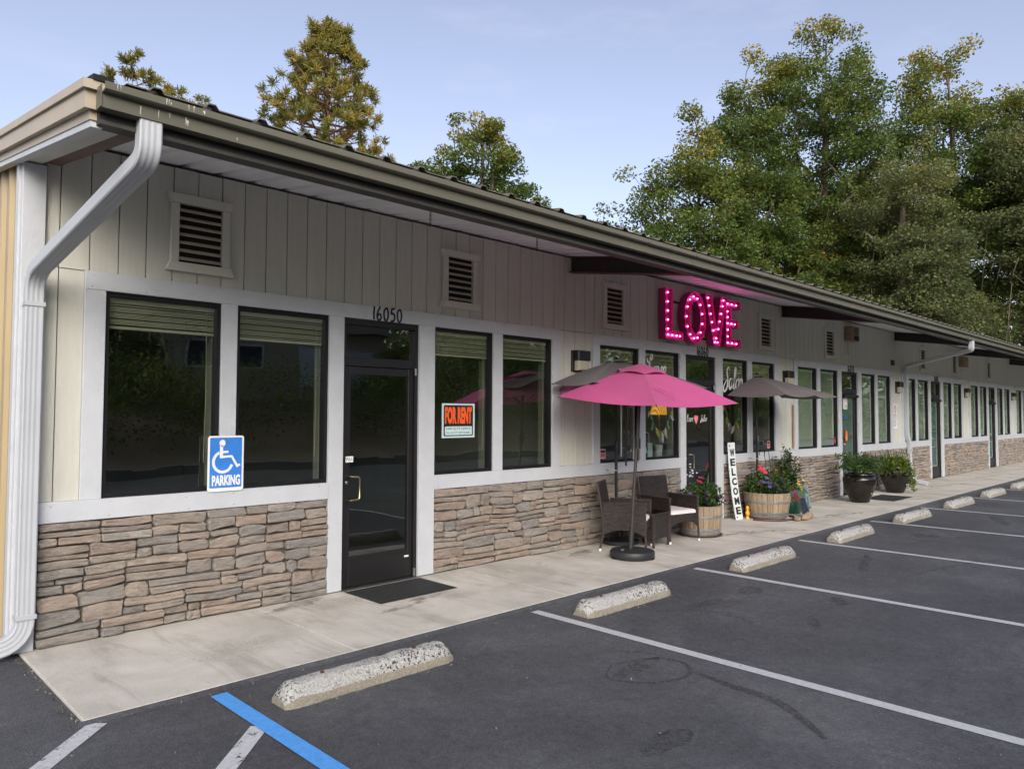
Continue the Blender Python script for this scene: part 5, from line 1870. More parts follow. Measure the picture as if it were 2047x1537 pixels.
# ================================================================== UMBRELLAS
def hex_umbrella():
    c = Vector((7.62, -.96, 0))
    o = thing('patio_umbrella', 'open pink hexagonal patio umbrella leaning on a round black base', 'umbrella', (7.43, -.97, 0.0))
    base = Vector((7.43, -.97, 0))
    zr, zp, Rr, th0, tx, ty = 2.0, 2.357, 1.22, 1.812, .064, .112
    apex = Vector((c.x - tx * (zp - zr), c.y - ty * (zp - zr), zp))
    def rim(k_):
        a = th0 + k_ * math.pi / 3
        dx, dy = Rr * math.cos(a), Rr * math.sin(a)
        return Vector((c.x + dx, c.y + dy, zr + tx * dx + ty * dy))
    nu, nv = 8, 9
    def _can(mb):
        for k_ in range(6):
            A, B = rim(k_), rim(k_ + 1)
            vs = []
            for i in range(nv + 1):
                t_ = i / nv
                for j in range(nu + 1):
                    s_ = j / nu
                    e = A.lerp(B, s_)
                    p = apex.lerp(e, t_)
                    sag = 4 * s_ * (1 - s_)
                    ribsag = .035 * 4 * t_ * (1 - t_)
                    inward = (c - e)
                    inward.z = 0
                    p = p + Vector((0, 0, ribsag * .5 - sag * .055 * t_ * (1.1 - .5 * t_))) + inward.normalized() * sag * .075 * t_ * t_
                    vs.append(p - base)
            mb.add(vs, [(i * (nu + 1) + j, i * (nu + 1) + j + 1, (i + 1) * (nu + 1) + j + 1, (i + 1) * (nu + 1) + j) for i in range(nv) for j in range(nu)])
    part('canopy', 'canopy_pink', _can, 'sharp', o)
    def _cap(mb):
        for k_ in range(6):
            A, B = rim(k_), rim(k_ + 1)
            vs = []
            for i in range(4):
                t_ = .27 * i / 3
                for j in range(7):
                    s_ = j / 6
                    p = apex.lerp(A.lerp(B, s_), t_) + Vector((0, 0, .034 - .018 * (i / 3) * (1 - 4 * s_ * (1 - s_)) + .012 * math.sin(math.pi * s_) * (i / 3)))
                    vs.append(p - base)
            mb.add(vs, [(i * 7 + j, i * 7 + j + 1, (i + 1) * 7 + j + 1, (i + 1) * 7 + j) for i in range(3) for j in range(6)])
    part('vent_cap', 'canopy_pink', _cap, 'sharp', o)
    top = apex - base - Vector((0, 0, .03))
    for k_ in range(6):
        A = rim(k_) - base
        r_ = part('rib', 'brown_metal', lambda mb: mb.tube([top.lerp(A, .04) - Vector((0, 0, .012)), top.lerp(A, .5) + Vector((0, 0, .0)), A - Vector((0, 0, .006))], .008, 6), True, o)
        hub = top.lerp(Vector((0.0, 0.0, .10)), .20)
        part('strut', 'brown_metal', lambda mb: mb.tube([hub, top.lerp(A, .48) - Vector((0, 0, .012))], .007, 6), True, r_)
    part('pole', 'brown_metal', lambda mb: mb.tube([(-.03, .0, .10), (.03, .0, .75), top], .020, 12), True, o)
    part('pole_sleeve', 'black_plastic', lambda mb: mb.tube([(-.035, 0, .09), (-.005, 0, .37)], .031, 12), True, o)
    hb = top.lerp(Vector((0, 0, .10)), .42)
    part('crank_housing', 'black_plastic', lambda mb: mb.tube([hb - Vector((0, 0, .06)), hb + Vector((0, 0, .06))], .036, 10), True, o)
    part('base', 'black_plastic', lambda mb: mb.lathe([(0, 0), (.262, 0), (.272, .012), (.274, .075), (.262, .092), (.12, .105), (.05, .118), (0, .118)], 48), True, o)
    for q in range(3):
        a = R(40 + 120 * q)
        part('foot_notch', 'dark_void', lambda mb: mb.obox((.2735 * math.cos(a), .2735 * math.sin(a), .012), (-.04 * math.sin(a), .04 * math.cos(a), 0), (.004 * math.cos(a), .004 * math.sin(a), 0), (0, 0, .010)), parent=o)
    part('fill_cap', 'steel', lambda mb: mb.lathe([(0, .1), (.03, .1), (.03, .112), (.012, .118), (0, .118)], 14, (-.12, .06, 0)), True, o)
    # sagging tie strap sewn on the front rib
    A, B = rim(2), rim(3)
    s0 = apex.lerp(A, .62) + Vector((0, 0, .012))
    s1 = apex.lerp(A.lerp(B, .30), .86) + Vector((0, 0, .004))
    def _st(mb):
        vs = []
        for i in range(9):
            t_ = i / 8
            p = s0.lerp(s1, t_) + Vector((0, 0, .030 * math.sin(math.pi * t_))) - base
            vs += [p + Vector((0, 0, .012 * (1 - t_ * .5))), p - Vector((0, 0, .010))]
        mb.add(vs, [(2 * i, 2 * i + 1, 2 * i + 3, 2 * i + 2) for i in range(8)])
    part('tie_strap', 'canopy_pink', _st, False, o)
hex_umbrella()

def half_umbrella(cx, y0, W, D, zr, zp, base_z, lab, disc):
    o = thing('half_umbrella', lab, 'umbrella', (cx, y0, 0), group='grey half umbrellas against the wall')
    apex = Vector((0, 0, zp))
    rimp = [Vector((-W / 2, 0, zr)), Vector((-W / 2, -D, zr)), Vector((0, -D * 1.03, zr + .005)), Vector((W / 2, -D, zr)), Vector((W / 2, 0, zr))]
    def _can(mb):
        for A, B in zip(rimp[:-1], rimp[1:]):
            vs, nu, nv = [], 6, 8
            for i in range(nv + 1):
                t_ = i / nv
                for j in range(nu + 1):
                    s_ = j / nu
                    p = apex.lerp(A.lerp(B, s_), t_)
                    sag = 4 * s_ * (1 - s_)
                    p = p + Vector((0, 0, .04 * 4 * t_ * (1 - t_) * .6 - .035 * sag * t_)) + (Vector((0, -.3 * D, 0)) - Vector((p.x, p.y, 0))) * .05 * sag * t_ * t_
                    vs.append(p)
            mb.add(vs, [(i * (nu + 1) + j, i * (nu + 1) + j + 1, (i + 1) * (nu + 1) + j + 1, (i + 1) * (nu + 1) + j) for i in range(nv) for j in range(nu)])
    part('canopy', 'canopy_grey', _can, 'sharp', o)
    def _cap(mb):
        vs = []
        n = 9
        for i in range(n):
            a = math.pi + math.pi * i / (n - 1)
            vs.append((.17 * math.cos(a), .14 * math.sin(a), zp - .015 + .014 * (i % 2)))
        mb.add([(0, 0, zp + .03)] + vs, [(0, i + 1, i + 2) for i in range(n - 1)])
    part('vent_cap', 'canopy_grey', _cap, False, o)
    part('finial', 'black_plastic', lambda mb: mb.lathe([(0, 0), (.035, 0), (.03, .02), (.012, .035), (0, .04)], 10, (0, -.01, zp + .02)), True, o)
    for A in rimp:
        r_ = part('rib', 'black_metal', lambda mb: mb.tube([apex - Vector((0, 0, .03)), apex.lerp(A, .5) + Vector((0, 0, .004)), A - Vector((0, 0, .008))], .008, 6), True, o)
        part('strut', 'black_metal', lambda mb: mb.tube([Vector((0, 0, zp - .36)), apex.lerp(A, .5) - Vector((0, 0, .005))], .007, 6), True, r_)
    part('pole', 'black_metal', lambda mb: mb.tube([(0, 0, base_z), (0, 0, zp)], .021, 12), True, o)
    part('crank_housing', 'black_plastic', lambda mb: mb.lathe([(0, -.10), (.03, -.09), (.04, -.04), (.04, .04), (.03, .09), (0, .10)], 12, (0, -.02, 1.30)), True, o)
    part('crank_handle', 'steel', lambda mb: mb.tube([(0.03, -.04, 1.30), (.10, -.06, 1.29), (.12, -.07, 1.24), (.17, -.08, 1.235)], .007, 6), True, o)
    part('wall_hook', 'brass', lambda mb: mb.tube([(-.03, .14, .99), (-.12, .03, .99), (-.03, -.026, .985), (.026, -.01, .985)], .007, 6), True, o)
    if disc:
        part('base', 'black_plastic', lambda mb: mb.lathe([(0, 0.0), (.24, 0.0), (.25, .01), (.25, .05), (.10, .07), (.035, .09), (.035, .25), (0, .25)], 32, (0, -.06, base_z - .02)), True, o)
    return o
half_umbrella(8.13, -.19, 2.62, .66, 2.135, 2.49, 0.021, 'dark grey half umbrella against the wall, mostly hidden behind the pink one', True)
half_umbrella(12.16, -.20, 2.036, 1.012, 2.074, 2.435, 0.30, 'grey half umbrella rising from the wide planter tub, clear of the pink one', False)

# wind chimes under the pink umbrella
wc = thing('wind_chimes', 'long dark wind chimes hanging below the pink umbrella', 'wind chimes', (8.02, -.46, 2.02))
part('hanger', 'black_metal', lambda mb: (mb.tube([(0, 0, .13), (0, 0, .0)], .004, 5), mb.lathe([(0, -.012), (.105, -.012), (.105, .012), (0, .012)], 20)), True, wc)
rg = random.Random(2)
for i in range(7):
    a = 2 * math.pi * i / 7
    L_ = [.62, .74, .52, .68, .80, .58, .72][i]
    part('chime_tube', ['steel', 'black_metal', 'brown_metal'][i % 3], lambda mb: (mb.tube([(.085 * math.cos(a), .085 * math.sin(a), -.012), (.085 * math.cos(a), .085 * math.sin(a), -.12 - .03 * (i % 3))], .002, 4), mb.tube([(.085 * math.cos(a), .085 * math.sin(a), -.12 - .03 * (i % 3)), (.085 * math.cos(a), .085 * math.sin(a), -.15 - L_)], .0135, 8)), True, wc)
part('striker', 'wood_tan', lambda mb: (mb.tube([(0, 0, -.012), (0, 0, -.50)], .002, 4), mb.lathe([(0, -.52), (.045, -.52), (.045, -.49), (0, -.49)], 14)), True, wc)

# ================================================================== PLANTERS
def tub(c, rb, rt, h, lab, nst=26):
    o = thing('planter_tub', lab, 'planter', (c[0], c[1], 0.001), group='half barrel planter tubs')
    def rad(z):
        t_ = z / h
        return rb + (rt - rb) * t_ + .012 * math.sin(math.pi * t_)
    zs = [0.02, h * .33, h * .66, h]
    for i in range(nst):
        a0 = 2 * math.pi * (i + .035) / nst
        a1 = 2 * math.pi * (i + .965) / nst
        dr = rnd.uniform(-.003, .003)
        vs = []
        for z in zs:
            for (aa, rr) in ((a0, rad(z) - .004 + dr), ((a0 + a1) / 2, rad(z) + dr), (a1, rad(z) - .004 + dr), (a1, rad(z) - .026), (a0, rad(z) - .026)):
                vs.append((rr * math.cos(aa), rr * math.sin(aa), z + (rnd.uniform(-.003, .003) if z == h else 0)))
        fs = [(k_ * 5 + j, k_ * 5 + (j + 1) % 5, (k_ + 1) * 5 + (j + 1) % 5, (k_ + 1) * 5 + j) for k_ in range(3) for j in range(5)] + [(4, 3, 2, 1, 0), (15, 16, 17, 18, 19)]
        mb = MB()
        mb.add(vs, fs)
        mb.build('stave', 'oak_stave', o)
    for (za, zb) in ((.030, .070), (.085, .120), (h * .62, h * .62 + .035)):
        part('hoop', 'hoop', lambda mb: mb.lathe([(rad(za) + .0035, za), (rad(za) + .0065, za + .002), (rad(zb) + .0065, zb - .002), (rad(zb) + .0035, zb)], 40), True, o)
    part('soil', 'soil', lambda mb: mb.lathe([(0, h - .06), (rad(h - .06) - .03, h - .06), (rad(h - .06) - .03, h - .045), (0, h - .03)], 24), False, o)
    return o
B1 = (9.56, -.62)
B2 = (11.97, -.47)
tub(B1, .275, .325, .44, 'narrower half barrel planter with flowers beside the wicker chair')
tub(B2, .31, .395, .44, 'wider half barrel planter with the grey umbrella pole standing in it')
def lay(name, mat_name, c, rr, h, lab, cat):
    mb = MB()
    mb.lathe([(0, 0), (rr, 0), (rr + .015, h), (rr - .01, h), (rr - .02, .006), (0, .006)], 36)
    return tag(mb.build(name, mat_name, None, True, (c[0], c[1], 0.0012)), lab, cat)

def flower_mesh(r_, mat_name):
    mb = MB()
    for k_ in range(5):
        a = 2 * math.pi * k_ / 5
        pts = [(0, 0, 0), (r_ * .55 * math.cos(a - .5), r_ * .55 * math.sin(a - .5), r_ * .25), (r_ * math.cos(a - .28), r_ * math.sin(a - .28), r_ * .32), (r_ * math.cos(a + .28), r_ * math.sin(a + .28), r_ * .32), (r_ * .55 * math.cos(a + .5), r_ * .55 * math.sin(a + .5), r_ * .25)]
        mb.add(pts, [(0, 1, 2, 3, 4)])
    o = mb.build('blossom', mat_name, None, fix=False)
    me = o.data
    bpy.data.objects.remove(o)
    return me
def bouquet(c, z, rx, ry, rz_, n, per, leafsize, seed, lab, name, blooms, leafmat='leaf_pot', stems=True, cat='flowers', spread=.06):
    rg = np.random.default_rng(seed)
    o = thing(name, lab, cat, (c[0], c[1], z))
    P = []
    while len(P) < n:
        p = rg.uniform(-1, 1, 3)
        if np.dot(p, p) <= 1:
            P.append(p * (rx, ry, rz_ * .8) + (0, 0, rz_ * .65))
    P = np.array(P)
    P[:, 2] = np.maximum(P[:, 2], .03 - np.hypot(P[:, 0] / rx, P[:, 1] / ry) * .05)
    V, T = leaves(rg, P, per, (spread, spread, spread * .8), leafsize, .62)
    np_quads('foliage', V, leafmat, o, T)
    if stems:
        part('stems', 'stem', lambda mb: [mb.tube([(p[0] * .15, p[1] * .15, -.02), (p[0] * .6, p[1] * .6, p[2] * .6), tuple(p)], [.006, .004, .0025], 4, False) for p in P[::3]], False, o)
    for (m_, cnt, r_, zone) in blooms:
        me = flower_mesh(r_, m_)
        for _ in range(cnt):
            a = rg.uniform(0, 2 * math.pi)
            rr = math.sqrt(rg.uniform(0, 1))
            if zone == 'top':
                p = (rx * rr * math.cos(a) * .9, ry * rr * math.sin(a) * .9, rz_ * (1.35 - .45 * rr) + rg.uniform(-.02, .06))
            elif zone == 'front':
                a = rg.uniform(math.pi * 1.05, math.pi * 1.95)
                p = (rx * 1.02 * math.cos(a), ry * 1.05 * math.sin(a), rg.uniform(-.02, rz_ * 1.0))
            elif zone == 'all':
                p = (rx * math.cos(a) * (.6 + .45 * rr), ry * math.sin(a) * (.6 + .45 * rr), rg.uniform(.04, rz_ * 1.25))
            else:
                p = (zone[0] + rg.normal(0, zone[3]), zone[1] + rg.normal(0, zone[3]), zone[2] + rg.normal(0, zone[3]))
            b = link('blossom', me, o, p)
            d = Vector((p[0], p[1] - .12, .25 + rg.uniform(-.1, .3))).normalized()
            b.rotation_euler = d.to_track_quat('Z', 'Y').to_euler()
    return o
bouquet(B1, .40, .33, .28, .22, 90, 26, .045, 21, 'mixed petunias and white daisies spilling from the narrower barrel', 'petunias',
        [('flower_purple', 7, .035, 'all'), ('flower_dark', 26, .050, 'all'), ('flower_white', 10, .016, (-.16, .05, .50, .05)), ('flower_red', 5, .038, (-.03, 0, .38, .025)), ('flower_magenta', 14, .034, (.28, -.20, .10, .05)), ('flower_white', 5, .02, (.16, -.05, .30, .05)), ('flower_purple', 6, .04, (.12, .05, .36, .05)), ('flower_magenta', 3, .03, (.07, -.1, .25, .03))])
bouquet((B2[0], B2[1]), .40, .40, .33, .25, 120, 26, .045, 22, 'mixed flowers around the umbrella pole in the wider barrel', 'mixed_flowers',
        [('flower_dark', 34, .052, 'all'), ('flower_purple', 6, .036, (-.25, -.1, .25, .06)), ('flower_red', 7, .040, (-.18, 0.0, .43, .02)), ('flower_white', 10, .020, (.15, .1, .42, .05)), ('flower_yellow', 5, .034, (.24, -.02, .38, .05)), ('flower_purple', 14, .026, (.12, -.36, .03, .035)), ('flower_coral', 40, .040, (.36, -.33, -.02, .06))])
rk = mat('hose_like', (0.09, 0.045, 0.035), 0.6)
tag(part('drip_hose', 'hose_brown', lambda mb: mb.tube([(B2[0] + .47 * math.cos(R(a)) - .02, B2[1] + .44 * math.sin(R(a)), .018 + .004 * math.sin(a)) for a in range(180, 335, 8)], .017, 8), True, None), None)
so = bpy.data.objects['drip_hose']
so.parent = None
tag(so, 'brown hose curled round the foot of the wider barrel', 'hose')
lay('saucer', 'saucer', B1, .31, .022, 'dark red saucer under the narrower barrel', 'saucer')
def rock(c, r_, seed, lab):
    mb = MB()
    mb.ell((0, 0, 0), r_, 12, 8)
    mb.v = [tuple(Vector(v_) * (1 + .22 * mnoise.noise(Vector(v_) * 9 + Vector((seed, 0, 0))))) for v_ in mb.v]
    z0 = min(v_[2] for v_ in mb.v)
    mb.v = [(v_[0], v_[1], v_[2] - z0) for v_ in mb.v]
    tag(mb.build('rock', 'rock_tan', None, True, (c[0], c[1], -.004)), lab, 'rock', 'rocks by the wider barrel')
rock((11.98, -1.0), (.085, .06, .035), 1, 'pale flat rock touching the foot of the wider barrel')
rock((12.14, -1.05), (.11, .07, .05), 2, 'reddish rock in the middle of the three by the wider barrel')
rock((12.32, -1.03), (.09, .07, .06), 3, 'greenish tan rock at the right of the three by the wider barrel')

# leaning WELCOME board
wl_ = thing('welcome_board', 'tall white board reading WELCOME downwards, leaning between the barrels', 'sign', (11.42, -.26, 0.0))
def wp(p, q):
    # slightly bowed plank: p across, q along its length
    t_ = q / 1.30
    return Vector((p + .02 * t_ - .05 * math.sin(math.pi * t_), .055 * t_ + .10 * t_, q * .985))
for j in range(3):
    def _pl(mb):
        a, b = -.11 + .0735 * j + .001, -.11 + .0735 * (j + 1) - .001
        vs = []
        n = 12
        for i in range(n + 1):
            for pp in (a, b):
                for dy in (0, .016):
                    vs.append(wp(pp, 1.30 * i / n) + Vector((0, dy, 0)))
        fs = []
        for i in range(n):
            o_ = i * 4
            fs += [(o_, o_ + 2, o_ + 6, o_ + 4), (o_ + 1, o_ + 5, o_ + 7, o_ + 3), (o_, o_ + 4, o_ + 5, o_ + 1), (o_ + 2, o_ + 3, o_ + 7, o_ + 6)]
        fs += [(0, 1, 3, 2), (n * 4, n * 4 + 2, n * 4 + 3, n * 4 + 1)]
        mb.add(vs, fs)
    part('plank', 'white_board', _pl, parent=wl_)
for i, ch in enumerate('WELCOME'):
    q = 1.13 - i * .163
    me, _ = text_mesh(ch, .15, 1, .0015, 1.0, .006)
    co = [v_.co.copy() for v_ in me.vertices]
    w_ = max(c_.x for c_ in co) - min(c_.x for c_ in co)
    h_ = max(c_.y for c_ in co) - min(c_.y for c_ in co)
    mx_ = (max(c_.x for c_ in co) + min(c_.x for c_ in co)) / 2
    my_ = (max(c_.y for c_ in co) + min(c_.y for c_ in co)) / 2
    for v_ in me.vertices:
        p = wp((v_.co.x - mx_) * .155 / w_ * (1 if ch != 'L' else .8), q + (v_.co.y - my_) * .125 / h_)
        v_.co = p + Vector((0, -.003 - v_.co.z, 0))
    me.materials.clear()
    me.materials.append(MATS['ink_black'])
    me.name = 'letter'
    link('letter', me, wl_)
for q in (1.245, .045):
    part('heart', 'ink_black', lambda mb: mb.prism([(-.075 + .018 * math.sin(a) ** 3, .018 * (.8 * math.cos(a) - .3 * math.cos(2 * a) - .12 * math.cos(3 * a))) for a in [2 * math.pi * i / 16 for i in range(16)]], lambda u, v_, t: wp(u, q + v_) + Vector((0, t, 0)), -.003, -.001), parent=wl_)
# small yellow ornament beside it
mb = MB()
mb.lathe([(0, 0), (.05, 0), (.045, .03), (.025, .07), (.045, .12), (.05, .17), (.03, .21), (.028, .23), (.042, .26), (.038, .30), (.015, .33), (0, .33)], 16)
mb.ell((.035, -.02, .13), (.03, .02, .05), 8, 6)
mb.ell((-.03, -.015, .12), (.025, .02, .05), 8, 6)
gf_ = mb.build('garden_figure', 'yellow_paint', None, True, (11.60, -.30, 0))
gf_.scale = (.7, .7, .66)
tag(gf_, 'small yellow garden figure at the foot of the WELCOME board', 'figurine')

# green glazed pot with a shrub, solar panel, stone figure
gp = thing('green_pot', 'ribbed green glazed pot with a leafy shrub behind the wider barrel', 'pot', (12.86, -.50, 0.001))
part('body', 'green_glaze', lambda mb: mb.lathe([(0, 0), (.13, 0), (.15, .02), (.20, .20), (.225, .36), (.235, .40), (.235, .43), (.215, .43), (.20, .36), (0, .34)], 60, lobes=20, amp=.02), True, gp)
part('soil', 'soil', lambda mb: mb.lathe([(0, .36), (.20, .36), (0, .37)], 20), False, gp)
bouquet((12.86, -.50), .38, .20, .16, .22, 40, 22, .04, 25, 'yellow daisies and grey leaves low in the green pot', 'daisies', [('flower_yellow', 7, .034, (0.02, -.17, .16, .06)), ('flower_white', 6, .022, (.1, -.05, .62, .05))], 'leaf_pot')
def shrub(c, z, h, w, n, seed, lab):
    rg = np.random.default_rng(seed)
    o = thing('shrub', lab, 'shrub', (c[0], c[1], z))
    tips = []
    mbS = MB()
    for i in range(n):
        a = rg.uniform(0, 2 * math.pi)
        sp = rg.uniform(.1, 1) * w
        hh = h * (1 - .55 * (sp / w) ** 1.5) * rg.uniform(.8, 1.08)
        p = [Vector((0, 0, 0)), Vector((.25 * sp * math.cos(a), .25 * sp * math.sin(a), hh * .45)), Vector((sp * math.cos(a), sp * math.sin(a), hh))]
        mbS.tube(p, [.007, .005, .002], 5, False)
        for t_ in np.linspace(.35, 1, 9):
            q = p[1].lerp(p[2], max(0, (t_ - .45) / .55)) if t_ > .45 else p[0].lerp(p[1], t_ / .45)
            tips.append(tuple(q))
    mbS.build('branches', 'bark', o, True)
    V, T = leaves(rg, np.array(tips), 7, (.035, .035, .035), .055, .5, droop=.3)
    np_quads('foliage', V, 'leaf_glossy', o, T)
shrub((12.95, -.36), .36, .78, .36, 24, 31, 'loose dark shrub growing from the green pot')
sp_ = thing('solar_panel', 'small black solar panel leaning on the green pot', 'solar panel', (12.56, -.90, 0.0), R(-12))
def tp(u, v, t):
    # leaning plane
    return (u, v * .34 - t * .93, v * .94 + t * .0 - t * .34 + .012)
part('frame', 'steel', lambda mb: (mb.prism([(-.098, .005), (.098, .005), (.098, .012), (-.098, .012)], tp, -.008, .006), mb.prism([(-.098, .328), (.098, .328), (.098, .335), (-.098, .335)], tp, -.008, .006), mb.prism([(-.098, .0125), (-.093, .0125), (-.093, .3275), (-.098, .3275)], tp, -.008, .006), mb.prism([(.093, .0125), (.098, .0125), (.098, .3275), (.093, .3275)], tp, -.008, .006)), parent=sp_)
for i in range(2):
    for j in range(9):
        part('cell', 'solar_cell', lambda mb: mb.prism([(-.0915 + i * .092, .014 + j * .035), (-.0915 + i * .092 + .0905, .014 + j * .035), (-.0915 + i * .092 + .0905, .014 + j * .035 + .0335), (-.0915 + i * .092, .014 + j * .035 + .0335)], tp, -.004, .002), parent=sp_)
part('backing', 'white_sign', lambda mb: mb.prism([(-.093, .013), (.093, .013), (.093, .327), (-.093, .327)], tp, -.007, -.0045), parent=sp_)
st_ = thing('stone_figure', 'seated blue grey stone figure beside the green pot', 'statue', (13.30, -.52, 0.0), R(-20))
st_.scale = (.68, .68, .78)
def _fig(mb):
    mb.lathe([(0, 0), (.15, 0), (.155, .03), (.14, .06), (0, .06)], 20)
    mb.ell((0, .02, .20), (.125, .12, .16), 14, 10)
    mb.ell((0, -.01, .36), (.095, .085, .11), 14, 10)
    mb.ell((0, -.03, .50), (.085, .085, .085), 14, 10)
    mb.ell((0, -.105, .48), (.045, .035, .035), 10, 8)
    for s_ in (-1, 1):
        mb.ell((s_ * .065, .0, .57), (.028, .018, .035), 8, 6)
        mb.ell((s_ * .085, -.09, .12), (.055, .08, .07), 10, 8)
        mb.tube([(s_ * .10, -.02, .38), (s_ * .105, -.09, .24), (s_ * .06, -.12, .10)], [.04, .034, .03], 8)
    mb.lathe([(.08, .54), (.095, .555), (.06, .61), (.02, .63), (0, .63)], 14, (0, -.02, 0))
part('body', 'verdigris', _fig, True, st_)

# dark urns
URN = [(0, 0), (.175, 0), (.19, .015), (.23, .12), (.285, .27), (.325, .40), (.335, .47), (.325, .52), (.295, .555), (.285, .565), (.305, .575), (.315, .59), (.31, .605), (.285, .605), (.27, .58), (.27, .54), (0, .52)]
def urn(x, y, s_, lab):
    o = thing('urn', lab, 'urn', (x, y, 0.001), group='dark glazed urns on the walk')
    part('body', 'urn_glaze', lambda mb: mb.lathe([(r_ * s_, z * s_) for r_, z in URN], 48), True, o)
    part('soil', 'soil', lambda mb: mb.lathe([(0, .555 * s_), (.268 * s_, .555 * s_), (0, .57 * s_)], 20), False, o)
    part('drip_mark', 'white_sign', lambda mb: mb.ell((-.05 * s_, -.262 * s_, .20 * s_), (.010, .006, .014), 6, 5), False, o)
urn(15.50, -.70, .95, 'nearer dark glazed urn with feathery green plant')
urn(18.03, -.55, .97, 'farther dark glazed urn overflowing with trailing vine')
def feathery(c, z, seed, lab):
    rg = np.random.default_rng(seed)
    o = thing('bushy_plant', lab, 'plant', (c[0], c[1], z))
    mbS, tips = MB(), []
    for i in range(46):
        a = rg.uniform(0, 2 * math.pi)
        sp = rg.uniform(.12, .46) * (1.75 if (a > 2.4 and a < 4.2) else 1)
        hh = rg.uniform(.10, .42) * (1.1 - .55 * sp)
        p0, p1, p2 = Vector((.08 * math.cos(a), .08 * math.sin(a), 0)), Vector((.5 * sp * math.cos(a), .5 * sp * math.sin(a), hh + .10)), Vector((sp * math.cos(a), sp * math.sin(a), hh))
        mbS.tube([p0, p1, p2], [.006, .004, .002], 4, False)
        for t_ in np.linspace(.3, 1, 10):
            q = p0 * (1 - t_) ** 2 + p1 * 2 * t_ * (1 - t_) + p2 * t_ * t_
            tips.append(tuple(q + Vector((0, 0, .02))))
    mbS.build('stems', 'stem', o, True)
    V, T = leaves(rg, np.array(tips), 9, (.045, .045, .04), .05, .4, droop=.4)
    np_quads('foliage', V, 'leaf_pot', o, T)
feathery((15.50, -.70), .54, 41, 'feathery green plant in the nearer dark urn')
def vine(c, z, seed, lab):
    rg = np.random.default_rng(seed)
    o = thing('trailing_vine', lab, 'plant', (c[0], c[1], z))
    mbS, tips = MB(), []
    for i in range(60):
        a = rg.uniform(0, 2 * math.pi)
        front = math.cos(a + 1.0)
        out_ = rg.uniform(.22, .44) * (.8 if math.cos(a) < -.3 else 1)
        hh = rg.uniform(.08, .32)
        drop = max(0, front) * rg.uniform(.2, .62) if math.cos(a + .7) > .55 else rg.uniform(-.1, .16)
        p0, p1, p2 = Vector((.1 * math.cos(a), .1 * math.sin(a), 0)), Vector((out_ * .8 * math.cos(a), out_ * .8 * math.sin(a), hh + .12)), Vector((out_ * math.cos(a), out_ * math.sin(a), -drop + .04))
        if math.hypot(p2.x, p2.y) < .36 and p2.z < 0:
            p2 = Vector((.38 * math.cos(a), .38 * math.sin(a), p2.z))
        mbS.tube([p0, p1, p2], [.006, .004, .002], 4, False)
        for t_ in np.linspace(.2, 1, 14):
            q = p0 * (1 - t_) ** 2 + p1 * 2 * t_ * (1 - t_) + p2 * t_ * t_
            tips.append(tuple(q))
    mbS.build('stems', 'stem', o, True)
    V, T = leaves(rg, np.array(tips), 7, (.03, .03, .03), .042, .8, droop=.2)
    np_quads('foliage', V, 'leaf_vine', o, T)
vine((18.03, -.55), .56, 43, 'bright trailing vine spilling over the farther dark urn')
o = thing('red_pot', 'small red pot with a spiky plant at the far right edge', 'pot', (34.3, -.35, 0.001))
part('body', 'red_clay', lambda mb: mb.lathe([(0, 0), (.16, 0), (.24, .30), (.25, .32), (.22, .32), (0, .28)], 24), True, o)
rg2 = np.random.default_rng(3)
o2 = thing('spiky_plant', 'spiky green plant in the small red pot', 'plant', (34.3, -.35, .28))
V, T = leaves(rg2, rg2.normal(0, 1, (60, 3)) * (.16, .16, .18) + (0, 0, .25), 8, (.05, .05, .08), .12, .25)
np_quads('foliage', V, 'leaf_vine', o2, T)
# plant stakes
for i, (x, y, h_) in enumerate(((12.35, -.35, .78), (12.28, -.30, .80))):
    mb = MB()
    mb.tube([(0, 0, 0), (.0, 0, h_ * .6), (-.06, 0, h_ * .9), (-.18, 0, h_ * .95), (-.24, 0, h_ * .82)], .006, 6)
    tag(mb.build('garden_stake', 'black_metal', None, True, (x, y, .40)), ['taller thin curved garden stake rising from the wider barrel', 'shorter thin curved garden stake nearer the umbrella pole'][i], 'garden stake', 'curved garden stakes')

